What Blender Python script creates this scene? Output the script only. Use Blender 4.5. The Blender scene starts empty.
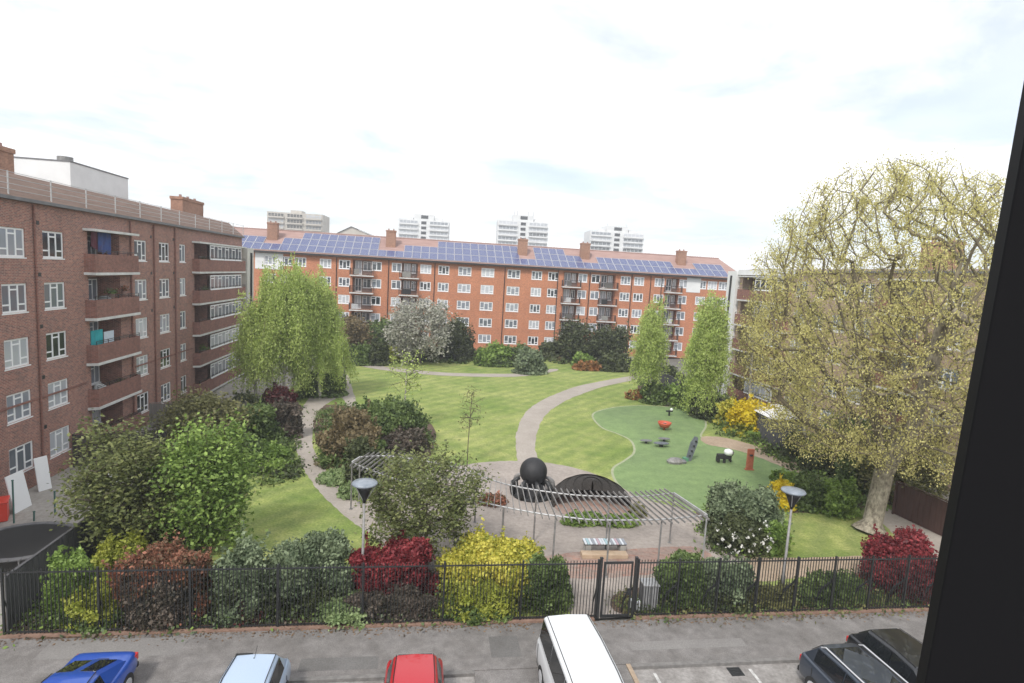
import bpy, math, random
import numpy as np
from mathutils import Vector, Matrix
R=math.radians; PI=math.pi
scene=bpy.context.scene; col=scene.collection
rng=np.random.default_rng(7); random.seed(7)

# ---------------------------------------------------------------- camera model (used to survey ground positions)
FPX=575.; CAMH=12.4; ROLL=.057; CX,CY=512.,341.5
PITCH=math.atan((CY-274.3)*math.cos(ROLL)/FPX)
_F=np.array([0,math.cos(PITCH),-math.sin(PITCH)]);_R=np.array([1.,0,0]);_U=np.array([0,math.sin(PITCH),math.cos(PITCH)])
_R2=math.cos(ROLL)*_R+math.sin(ROLL)*_U; _U2=math.cos(ROLL)*_U-math.sin(ROLL)*_R
def ray(px,py): return FPX*_F+(px-CX)*_R2-(py-CY)*_U2
def G(px,py,z=0.):
    r=ray(px,py); t=(z-CAMH)/r[2]; return Vector((r[0]*t,r[1]*t,z))
def D(px,py,y):
    r=ray(px,py); t=y/r[1]; return Vector((r[0]*t,y,CAMH+r[2]*t))
cd=bpy.data.cameras.new('camera'); cam=bpy.data.objects.new('camera',cd); col.objects.link(cam)
cd.sensor_width=36; cd.lens=FPX/1024*36; cd.clip_end=5000; cd.clip_start=.05
mw=Matrix((( _R2[0],_U2[0],-_F[0],0),(_R2[1],_U2[1],-_F[1],0),(_R2[2],_U2[2],-_F[2],CAMH),(0,0,0,1)))
cam.matrix_world=mw; scene.camera=cam
AL=R(8.2); u=Vector((math.cos(AL),math.sin(AL),0)); v=Vector((-math.sin(AL),math.cos(AL),0))
def W(a,b,z=0.): return u*a+v*b+Vector((0,0,z))
def AB(p): return (p.x*u.x+p.y*u.y, p.x*v.x+p.y*v.y)

# ---------------------------------------------------------------- materials
def nt(name):
    m=bpy.data.materials.new(name); m.use_nodes=True; t=m.node_tree
    return m,t,t.nodes['Principled BSDF']
def rgb(c): return (c[0],c[1],c[2],1)
def M(name,c,c2=None,scale=2.,rough=.8,metal=0.,bump=0.,detail=6,island=False,coord='Object',stretch=None,spec=.5,bscale=None,trans=0.,coat=0.,c3=None,rand_obj=False):
    m,t,b=nt(name); n=t.nodes; l=t.links
    b.inputs['Roughness'].default_value=rough; b.inputs['Metallic'].default_value=metal
    b.inputs['Specular IOR Level'].default_value=spec
    if coat: b.inputs['Coat Weight'].default_value=coat; b.inputs['Coat Roughness'].default_value=.03
    b.inputs['Base Color'].default_value=rgb(c)
    tc=n.new('ShaderNodeTexCoord'); vec=tc.outputs[coord]
    if stretch:
        mp=n.new('ShaderNodeMapping'); mp.inputs['Scale'].default_value=stretch; l.new(vec,mp.inputs[0]); vec=mp.outputs[0]
    if c2 is not None:
        nz=n.new('ShaderNodeTexNoise'); nz.inputs['Scale'].default_value=scale; nz.inputs['Detail'].default_value=detail; nz.inputs['Roughness'].default_value=.62
        l.new(vec,nz.inputs['Vector'])
        fac=nz.outputs['Fac']
        if island:
            ge=n.new('ShaderNodeNewGeometry'); ad=n.new('ShaderNodeMath'); ad.operation='MULTIPLY_ADD'
            l.new(ge.outputs['Random Per Island'],ad.inputs[0]); ad.inputs[1].default_value=.6
            sb=n.new('ShaderNodeMath'); sb.operation='MULTIPLY_ADD'; l.new(fac,sb.inputs[0]); sb.inputs[1].default_value=1.7; sb.inputs[2].default_value=-.62
            l.new(sb.outputs[0],ad.inputs[2]); fac=ad.outputs[0]
        if rand_obj:
            oi=n.new('ShaderNodeObjectInfo'); fac=oi.outputs['Random']
        cr=n.new('ShaderNodeValToRGB'); l.new(fac,cr.inputs[0])
        if rand_obj or island: cr.color_ramp.elements[0].position=.1; cr.color_ramp.elements[1].position=.9
        else: cr.color_ramp.elements[0].position=.33; cr.color_ramp.elements[1].position=.67
        cr.color_ramp.elements[0].color=rgb(c); cr.color_ramp.elements[1].color=rgb(c2)
        if c3 is not None:
            e=cr.color_ramp.elements.new(.5); e.color=rgb(c3)
        l.new(cr.outputs[0],b.inputs['Base Color'])
        if trans:
            out=n['Material Output']; tr=n.new('ShaderNodeBsdfTranslucent'); l.new(cr.outputs[0],tr.inputs['Color'])
            mx=n.new('ShaderNodeMixShader'); mx.inputs[0].default_value=trans
            l.new(b.outputs[0],mx.inputs[1]); l.new(tr.outputs[0],mx.inputs[2]); l.new(mx.outputs[0],out.inputs['Surface'])
    if bump:
        nb=n.new('ShaderNodeTexNoise'); nb.inputs['Scale'].default_value=bscale or scale*6; nb.inputs['Detail'].default_value=8; l.new(vec,nb.inputs['Vector'])
        bp=n.new('ShaderNodeBump'); bp.inputs['Strength'].default_value=bump; bp.inputs['Distance'].default_value=.03
        l.new(nb.outputs['Fac'],bp.inputs['Height']); l.new(bp.outputs[0],b.inputs['Normal'])
    return m
def leafmat(name,c,c2,c3=None,scale=1.2,trans=.28): return M(name,c,c2,scale=scale,rough=.55,island=True,trans=trans,detail=3,spec=.35,c3=c3)
def brick(name,c1,c2,mortar,stain=(.5,.5,.5),staink=.45,bw=.225,rh=.075):
    m,t,b=nt(name); n=t.nodes; l=t.links; b.inputs['Roughness'].default_value=.88
    tc=n.new('ShaderNodeTexCoord')
    br=n.new('ShaderNodeTexBrick'); l.new(tc.outputs['UV'],br.inputs['Vector'])
    br.inputs['Color1'].default_value=rgb(c1); br.inputs['Color2'].default_value=rgb(c2); br.inputs['Mortar'].default_value=rgb(mortar)
    br.inputs['Scale'].default_value=1; br.inputs['Brick Width'].default_value=bw; br.inputs['Row Height'].default_value=rh; br.inputs['Mortar Size'].default_value=.008
    nz=n.new('ShaderNodeTexNoise'); nz.inputs['Scale'].default_value=.5; nz.inputs['Detail'].default_value=9; nz.inputs['Roughness'].default_value=.7
    mp=n.new('ShaderNodeMapping'); mp.inputs['Scale'].default_value=(1,1.,.45); l.new(tc.outputs['Object'],mp.inputs[0]); l.new(mp.outputs[0],nz.inputs['Vector'])
    cr=n.new('ShaderNodeValToRGB'); cr.color_ramp.elements[0].position=.3; cr.color_ramp.elements[1].position=.7
    cr.color_ramp.elements[0].color=rgb(stain); cr.color_ramp.elements[1].color=(1.1,1.08,1.05,1); l.new(nz.outputs['Fac'],cr.inputs[0])
    mx=n.new('ShaderNodeMix'); mx.data_type='RGBA'; mx.blend_type='MULTIPLY'; mx.inputs['Factor'].default_value=staink*2
    l.new(br.outputs['Color'],mx.inputs['A']); l.new(cr.outputs[0],mx.inputs['B']); l.new(mx.outputs['Result'],b.inputs['Base Color'])
    nf=n.new('ShaderNodeTexNoise'); nf.inputs['Scale'].default_value=5; nf.inputs['Detail'].default_value=10; nf.inputs['Roughness'].default_value=.8; l.new(tc.outputs['Object'],nf.inputs['Vector'])
    cf=n.new('ShaderNodeValToRGB'); cf.color_ramp.elements[0].position=.36; cf.color_ramp.elements[1].position=.64; cf.color_ramp.elements[0].color=(.74,.72,.72,1); cf.color_ramp.elements[1].color=(1.22,1.2,1.18,1); l.new(nf.outputs['Fac'],cf.inputs[0])
    m2=n.new('ShaderNodeMix'); m2.data_type='RGBA'; m2.blend_type='MULTIPLY'; m2.inputs['Factor'].default_value=1; l.new(mx.outputs['Result'],m2.inputs['A']); l.new(cf.outputs[0],m2.inputs['B']); l.new(m2.outputs['Result'],b.inputs['Base Color'])
    bp=n.new('ShaderNodeBump'); bp.inputs['Strength'].default_value=.3; bp.inputs['Distance'].default_value=.01
    l.new(br.outputs['Fac'],bp.inputs['Height']); bp.invert=True; l.new(bp.outputs[0],b.inputs['Normal'])
    return m
m={}
m['brick_dark']=brick('dark_red_brick',(.37,.165,.122),(.19,.098,.084),(.44,.36,.32),(.72,.70,.70))
m['brick_band']=brick('plum_brick',(.29,.125,.092),(.20,.09,.07),(.27,.2,.18),(.7,.68,.68))
m['brick_orange']=brick('orange_brick',(.56,.215,.105),(.42,.155,.08),(.50,.31,.22),(.78,.76,.75))
m['brick_brown']=brick('brown_brick',(.50,.36,.27),(.42,.31,.24),(.5,.45,.38),(.65,.62,.6))
m['white_render']=M('white_render',(.62,.63,.63),(.74,.75,.75),scale=.4,rough=.85)
m['cream_render']=M('cream_render',(.5,.49,.45),(.62,.61,.57),scale=.5,rough=.85)
m['upvc']=M('white_frame',(.78,.79,.8),rough=.4)
m['slab_white']=M('painted_slab_edge',(.66,.66,.64),(.5,.5,.48),scale=1.5,rough=.7)
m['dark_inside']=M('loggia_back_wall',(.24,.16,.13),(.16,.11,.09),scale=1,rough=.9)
m['pane']=M('window_pane',(.03,.035,.04),(.5,.52,.55),c3=(.2,.225,.26),rand_obj=True,rough=.06,spec=.6)
m['glass_dark']=M('dark_glass',(.012,.014,.017),rough=.04,spec=.7)
m['metal_dark']=M('dark_painted_metal',(.02,.021,.022),rough=.5)
m['rail_grey']=M('grey_railing',(.42,.42,.42),rough=.5)
m['steel']=M('galvanised_steel',(.36,.365,.37),(.5,.5,.5),scale=4,rough=.45,metal=.35)
m['steel_dull']=M('weathered_steel',(.17,.165,.16),(.30,.29,.28),scale=3,rough=.6,metal=.2)
m['tile_roof']=M('brown_roof_tiles',(.13,.085,.065),(.22,.15,.12),scale=3,rough=.85,stretch=(.3,1,6),detail=8)
m['tile_red']=M('red_roof_tiles',(.27,.17,.15),(.37,.245,.215),scale=2,rough=.85,stretch=(.3,1,3))
m['chim']=brick('chimney_brick',(.38,.21,.145),(.28,.15,.105),(.4,.28,.22),(.75,.72,.7))
m['lead']=M('lead_grey',(.13,.13,.135),(.18,.18,.19),scale=2,rough=.7)
m['solar']=None
m['concrete']=M('concrete',(.34,.33,.31),(.44,.43,.4),scale=1.5,rough=.9,bump=.2)
m['beige_conc']=M('beige_concrete',(.42,.39,.34),(.52,.49,.44),scale=.3,rough=.9)
m['black_ball']=M('black_stone',(.012,.012,.014),(.024,.024,.026),scale=6,rough=.62,bump=.2)
m['dark_wood']=M('dark_timber',(.026,.023,.021),(.062,.054,.048),scale=3,stretch=(8,8,.6),rough=.8)
m['grey_wood']=M('grey_timber',(.13,.12,.11),(.21,.2,.185),scale=3,stretch=(6,6,.5),rough=.85)
m['bark']=M('grey_brown_bark',(.11,.09,.065),(.40,.36,.28),scale=3.2,stretch=(2,2,1.1),rough=.9,bump=.5)
m['bark_dark']=M('dark_bark',(.07,.055,.04),(.13,.105,.08),scale=3,stretch=(4,4,.6),rough=.9,bump=.4)
m['bark_birch']=M('birch_bark',(.2,.18,.155),(.55,.53,.48),scale=2.5,stretch=(1,1,3),rough=.8,detail=8)
m['rubber']=M('black_rubber',(.02,.02,.02),rough=.85)
def solar():
    mm,t,b=nt('solar_cells'); n=t.nodes; l=t.links
    tc=n.new('ShaderNodeTexCoord'); br=n.new('ShaderNodeTexBrick'); l.new(tc.outputs['UV'],br.inputs['Vector'])
    br.offset=0; br.inputs['Scale'].default_value=1; br.inputs['Brick Width'].default_value=.16; br.inputs['Row Height'].default_value=.16; br.inputs['Mortar Size'].default_value=.006
    br.inputs['Color1'].default_value=(.05,.065,.16,1); br.inputs['Color2'].default_value=(.06,.078,.19,1); br.inputs['Mortar'].default_value=(.36,.38,.46,1)
    l.new(br.outputs['Color'],b.inputs['Base Color']); b.inputs['Roughness'].default_value=.12
    return mm
m['solar']=solar()
m['alu']=M('aluminium_edge',(.6,.61,.63),rough=.4,metal=.3)

def ground_mat(name,cols,scales,rough=.95,bump=.3,bscale=14,wave=None):
    """base mottled by several noises"""
    mm,t,b=nt(name); n=t.nodes; l=t.links; b.inputs['Roughness'].default_value=rough; b.inputs['Specular IOR Level'].default_value=.25
    tc=n.new('ShaderNodeTexCoord'); prev=None
    for i,((c1,c2),s) in enumerate(zip(cols,scales)):
        nz=n.new('ShaderNodeTexNoise'); nz.inputs['Scale'].default_value=s; nz.inputs['Detail'].default_value=8; nz.inputs['Roughness'].default_value=.65
        l.new(tc.outputs['Object'],nz.inputs['Vector'])
        cr=n.new('ShaderNodeValToRGB'); cr.color_ramp.elements[0].position=.36; cr.color_ramp.elements[1].position=.66
        cr.color_ramp.elements[0].color=rgb(c1); cr.color_ramp.elements[1].color=rgb(c2); l.new(nz.outputs['Fac'],cr.inputs[0])
        if prev is None: prev=cr.outputs[0]
        else:
            mx=n.new('ShaderNodeMix'); mx.data_type='RGBA'; mx.blend_type='MULTIPLY'; mx.inputs['Factor'].default_value=1
            l.new(prev,mx.inputs['A']); l.new(cr.outputs[0],mx.inputs['B']); prev=mx.outputs['Result']
    if wave:
        mp=n.new('ShaderNodeMapping'); mp.inputs['Rotation'].default_value=(0,0,wave[0]); l.new(tc.outputs['Object'],mp.inputs[0])
        wv=n.new('ShaderNodeTexWave'); wv.inputs['Scale'].default_value=wave[1]; wv.inputs['Distortion'].default_value=3.; wv.inputs['Detail'].default_value=3; wv.inputs['Detail Scale'].default_value=.6
        l.new(mp.outputs[0],wv.inputs['Vector'])
        cr=n.new('ShaderNodeValToRGB'); cr.color_ramp.elements[0].color=(wave[2],wave[2],wave[2],1); cr.color_ramp.elements[1].color=(1.08,1.06,1,1); l.new(wv.outputs['Fac'],cr.inputs[0])
        mx=n.new('ShaderNodeMix'); mx.data_type='RGBA'; mx.blend_type='MULTIPLY'; mx.inputs['Factor'].default_value=1
        l.new(prev,mx.inputs['A']); l.new(cr.outputs[0],mx.inputs['B']); prev=mx.outputs['Result']
    l.new(prev,b.inputs['Base Color'])
    if bump:
        nb=n.new('ShaderNodeTexNoise'); nb.inputs['Scale'].default_value=bscale; nb.inputs['Detail'].default_value=6; l.new(tc.outputs['Object'],nb.inputs['Vector'])
        bp=n.new('ShaderNodeBump'); bp.inputs['Strength'].default_value=bump; bp.inputs['Distance'].default_value=.03; l.new(nb.outputs['Fac'],bp.inputs['Height']); l.new(bp.outputs[0],b.inputs['Normal'])
    return mm
one=(1.,1.,1.)
m['lawn']=ground_mat('lawn_grass',[((.195,.265,.08),(.35,.375,.155)),((.74,.82,.7),(1.15,1.1,1.08)),((.68,.72,.66),(1.22,1.2,1.12)),((.85,.88,.8),(1.05,1.03,1.1))],[.16,.9,9.,3.],bump=.6,wave=(R(35),.23,.9))
m['ground']=ground_mat('town_ground',[((.16,.155,.14),(.22,.21,.19)),((.8,.8,.8),one)],[.02,.5])
m['asphalt']=ground_mat('pavement_asphalt',[((.20,.19,.182),(.255,.242,.235)),((.78,.78,.78),(1.12,1.12,1.12)),((.7,.7,.7),(1.18,1.18,1.18)),((.82,.81,.8),(1.06,1.06,1.06))],[.35,2.5,30.,.9],bump=.3,bscale=40)
m['road']=ground_mat('road_surface',[((.27,.255,.245),(.345,.33,.315)),((.8,.8,.8),(1.1,1.1,1.1)),((.72,.71,.7),(1.05,1.05,1.05))],[.4,9.,1.6],bump=.3,bscale=40)
m['path']=ground_mat('path_surface',[((.32,.285,.25),(.39,.35,.31)),((.88,.88,.88),(1.08,1.08,1.08))],[.4,7.],bump=.2,bscale=40)
m['plaza']=ground_mat('plaza_paving',[((.29,.255,.23),(.38,.335,.30)),((.86,.86,.86),(1.1,1.1,1.1))],[.5,5.],bump=.2)
m['pinkpave']=brick('pink_paving',(.34,.205,.165),(.30,.235,.205),(.32,.27,.24),(.8,.8,.8),bw=.4,rh=.2)
m['play']=ground_mat('green_rubber',[((.165,.235,.11),(.215,.31,.13)),((.84,.86,.84),(1.12,1.1,1.05)),((.85,.85,.85),(1.08,1.08,1.08))],[.12,1.2,7.],bump=.1)
m['edge']=ground_mat('pale_edging',[((.28,.31,.19),(.37,.39,.27))],[2.],bump=0)
m['tan']=ground_mat('worn_tan_path',[((.33,.25,.18),(.42,.33,.25)),((.85,.85,.85),(1.1,1.1,1.1))],[.5,5.])
m['soil']=ground_mat('bark_mulch',[((.085,.06,.045),(.15,.105,.08)),((.6,.6,.6),(1.3,1.3,1.3))],[1.,12.],bump=.8)
m['courtyard']=ground_mat('courtyard_concrete',[((.30,.28,.25),(.38,.36,.33)),((.8,.8,.8),(1.1,1.1,1.1))],[.4,5.])
m['kerb']=M('granite_kerb',(.13,.125,.12),(.22,.21,.2),scale=4,rough=.9)
m['paint']=M('worn_white_paint',(.34,.33,.32),(.62,.62,.6),scale=8,rough=.8)
m['plinth']=M('brown_edging_brick',(.19,.115,.085),(.28,.18,.135),scale=5,rough=.9)

# ---------------------------------------------------------------- mesh building
class MB:
    def __init__(s): s.v=[]; s.f=[]; s.mi=[]
    def quad(s,a,b,c,d,mi=0):
        n=len(s.v); s.v+= [tuple(a),tuple(b),tuple(c),tuple(d)]; s.f.append((n,n+1,n+2,n+3)); s.mi.append(mi)
    def poly(s,pts,mi=0):
        n=len(s.v); s.v+=[tuple(p) for p in pts]; s.f.append(tuple(range(n,n+len(pts)))); s.mi.append(mi)
    def box(s,x0,x1,y0,y1,z0,z1,mi=0):
        n=len(s.v); s.v+=[(x0,y0,z0),(x1,y0,z0),(x1,y1,z0),(x0,y1,z0),(x0,y0,z1),(x1,y0,z1),(x1,y1,z1),(x0,y1,z1)]
        for q in ((0,3,2,1),(4,5,6,7),(0,1,5,4),(1,2,6,5),(2,3,7,6),(3,0,4,7)): s.f.append(tuple(n+i for i in q)); s.mi.append(mi)
    def bar(s,p,q,w,h=None,mi=0):
        p=Vector(p); q=Vector(q); h=h or w; d=(q-p).normalized(); up=Vector((0,0,1)) if abs(d.z)<.98 else Vector((1,0,0))
        a=d.cross(up).normalized()*w/2; b=a.cross(d).normalized()*h/2; n=len(s.v)
        for e in (p,q):
            for k in ((-1,-1),(1,-1),(1,1),(-1,1)): s.v.append(tuple(e+a*k[0]+b*k[1]))
        for f in ((0,3,2,1),(4,5,6,7),(0,1,5,4),(1,2,6,5),(2,3,7,6),(3,0,4,7)): s.f.append(tuple(n+i for i in f)); s.mi.append(mi)
    def tube(s,pts,rad,sides=8,cap=True,mi=0):
        pts=[Vector(p) for p in pts]; n0=len(s.v)
        if not hasattr(rad,'__len__'): rad=[rad]*len(pts)
        prev=None
        for i,p in enumerate(pts):
            d=(pts[min(i+1,len(pts)-1)]-pts[max(i-1,0)]).normalized()
            if prev is None: a=d.orthogonal().normalized()
            else:
                a=(prev-d*prev.dot(d))
                a=a.normalized() if a.length>1e-6 else d.orthogonal().normalized()
            prev=a; b=d.cross(a)
            for k in range(sides):
                t=2*PI*k/sides; s.v.append(tuple(p+(a*math.cos(t)+b*math.sin(t))*rad[i]))
        for i in range(len(pts)-1):
            for k in range(sides):
                k2=(k+1)%sides; s.f.append((n0+i*sides+k,n0+i*sides+k2,n0+(i+1)*sides+k2,n0+(i+1)*sides+k)); s.mi.append(mi)
        if cap:
            s.f.append(tuple(n0+k for k in reversed(range(sides)))); s.mi.append(mi)
            e=n0+(len(pts)-1)*sides; s.f.append(tuple(e+k for k in range(sides))); s.mi.append(mi)
    def lathe(s,c,prof,sides=20,mi=0,ax=(1,1)):
        n0=len(s.v); c=Vector(c)
        for r,z in prof:
            for k in range(sides):
                t=2*PI*k/sides; s.v.append((c.x+r*math.cos(t)*ax[0],c.y+r*math.sin(t)*ax[1],c.z+z))
        for i in range(len(prof)-1):
            for k in range(sides):
                k2=(k+1)%sides; s.f.append((n0+i*sides+k,n0+i*sides+k2,n0+(i+1)*sides+k2,n0+(i+1)*sides+k)); s.mi.append(mi)
        s.f.append(tuple(n0+k for k in reversed(range(sides)))); s.mi.append(mi)
        e=n0+(len(prof)-1)*sides; s.f.append(tuple(e+k for k in range(sides))); s.mi.append(mi)
    def mesh(s,name,mats,smooth=False):
        me=bpy.data.meshes.new(name); me.from_pydata(s.v,[],s.f)
        if not isinstance(mats,(list,tuple)): mats=[mats]
        for x in mats: me.materials.append(x)
        me.polygons.foreach_set('material_index',s.mi)
        if smooth: me.polygons.foreach_set('use_smooth',[True]*len(s.f))
        uv=me.uv_layers.new(name='UVMap')
        nor=np.zeros(len(me.polygons)*3); me.polygons.foreach_get('normal',nor); nor=nor.reshape(-1,3)
        tot=np.zeros(len(me.polygons),dtype=int); me.polygons.foreach_get('loop_total',tot)
        li=np.zeros(len(me.loops),dtype=int); me.loops.foreach_get('vertex_index',li)
        V=np.array(s.v)[li]; N=np.repeat(np.abs(nor),tot,axis=0); out=np.empty((len(li),2))
        ax=N.argmax(1)
        out[:,0]=np.where(ax==0,V[:,1],V[:,0]); out[:,1]=np.where(ax==2,V[:,1],V[:,2])
        uv.data.foreach_set('uv',out.ravel()); me.update(); return me
    def build(s,name,mats,parent=None,loc=(0,0,0),rz=0.,smooth=False,bevel=0):
        o=bpy.data.objects.new(name,s.mesh(name,mats,smooth)); col.objects.link(o); o.location=loc; o.rotation_euler=(0,0,rz)
        if parent is not None: o.parent=parent
        if bevel:
            b=o.modifiers.new('bevel','BEVEL'); b.width=bevel; b.segments=3; b.limit_method='ANGLE'; b.angle_limit=R(35)
        return o
def tag(o,label=None,cat=None,group=None,kind=None):
    if label: o['label']=label
    if cat: o['category']=cat
    if group: o['group']=group
    if kind: o['kind']=kind
    return o
def empty(name,loc,rz=0.,label=None,cat=None,group=None):
    o=bpy.data.objects.new(name,None); o.empty_display_size=.2; col.objects.link(o); o.location=loc; o.rotation_euler=(0,0,rz)
    return tag(o,label,cat,group)
def inst(src,parent,loc,rz=0.,name=None):
    """copy of an object and its children sharing mesh data"""
    c=src.copy(); col.objects.link(c); c.location=loc; c.rotation_euler=(0,0,rz); c.parent=parent
    for ch in list(src.children):
        k=ch.copy(); col.objects.link(k); k.parent=c
    return c
_win={}
def window(parent,x,y,z,w,h,style='three',fw=.07,name='window',mirror=False):
    key=(round(w,2),round(h,2),style,fw,name)
    if key not in _win:
        b=MB(); d=.06
        b.box(0,w,-d/2,d/2,0,fw); b.box(0,w,-d/2,d/2,h-fw,h); b.box(0,fw,-d/2,d/2,fw,h-fw); b.box(w-fw,w,-d/2,d/2,fw,h-fw)
        def vb(xx,z0,z1): b.box(xx-fw/2,xx+fw/2,-d/2,d/2,z0,z1)
        if style=='three':
            x1=w*.34; x2=w*.66; vb(x1,fw,h-fw); vb(x2,fw,h-fw)
            b.box(fw,x1-fw/2,-d/2+.003,d/2-.003,h*.25,h*.25+fw*.8); b.box(x2+fw/2,w-fw,-d/2+.003,d/2-.003,h*.25,h*.25+fw*.8)
            b.box(x1+fw/2,x2-fw/2,-d/2+.003,d/2-.003,h*.77,h*.77+fw*.8)
        elif style=='two':
            vb(w/2,fw,h-fw); b.box(fw,w/2-fw/2,-d/2+.003,d/2-.003,h*.72,h*.72+fw*.8)
        elif style=='band':
            k=max(2,int(round(w/.95)))
            for i in range(1,k): vb(w*i/k,fw,h-fw)
            for i in range(0,k,2): b.box(w*i/k+fw,w*(i+1)/k-fw/2,-d/2+.003,d/2-.003,h*.74,h*.74+fw*.7)
        elif style=='door':
            vb(w*.5,fw,h-fw); b.box(fw,w-fw,-d/2+.003,d/2-.003,h*.38,h*.38+fw)
        b.box(-.05,w+.05,-d/2-.07,-d/2-.001,-.06,-.001)   # sill
        f=b.build(name,m['upvc'],parent); p=MB(); p.box(fw*.6,w-fw*.6,-.004,.006,fw*.6,h-fw*.6); q=p.build('pane',m['pane'],f)
        _win[key]=(f,); f.location=(x,y,z); return f
    f=_win[key][0]; return inst(f,parent,(x,y,z))
def wall(mb,x0,x1,z0,z1,y,op,reveal=.11,mi=0):
    """vertical wall at y facing -y with rectangular openings and reveals"""
    xs=sorted({x0,x1}|{o[0] for o in op}|{o[1] for o in op}); zs=sorted({z0,z1}|{o[2] for o in op}|{o[3] for o in op})
    xs=[x for x in xs if x0<=x<=x1]; zs=[z for z in zs if z0<=z<=z1]
    for j in range(len(zs)-1):
        zc=(zs[j]+zs[j+1])/2; run=None
        for i in range(len(xs)-1):
            xc=(xs[i]+xs[i+1])/2; hole=any(o[0]<xc<o[1] and o[2]<zc<o[3] for o in op)
            if not hole and run is None: run=xs[i]
            if hole and run is not None: mb.quad((run,y,zs[j]),(xs[i],y,zs[j]),(xs[i],y,zs[j+1]),(run,y,zs[j+1]),mi); run=None
        if run is not None: mb.quad((run,y,zs[j]),(xs[-1],y,zs[j]),(xs[-1],y,zs[j+1]),(run,y,zs[j+1]),mi)
    for o in op:
        a,b,c,d=o[:4]; rv=o[4] if len(o)>4 else reveal
        mb.quad((a,y,c),(b,y,c),(b,y+rv,c),(a,y+rv,c),mi); mb.quad((a,y,d),(a,y+rv,d),(b,y+rv,d),(b,y,d),mi)
        mb.quad((a,y,c),(a,y+rv,c),(a,y+rv,d),(a,y,d),mi); mb.quad((b,y,c),(b,y,d),(b,y+rv,d),(b,y+rv,c),mi)
def chimney(root,x,y,z0,z1,w,d,mat,n=3):
    b=MB(); b.box(x-w/2,x+w/2,y-d/2,y+d/2,z0,z1-.25); b.box(x-w/2-.06,x+w/2+.06,y-d/2-.06,y+d/2+.06,z1-.25,z1)
    c=b.build('chimney',mat,root)
    for i in range(n): p=MB(); p.lathe((x-w/2+w*(i+.5)/n,y,z1),[(.13,0),(.11,.22),(.13,.25)],10); p.build('chimney_pot',m['tile_red'],c)
    return c
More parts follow.
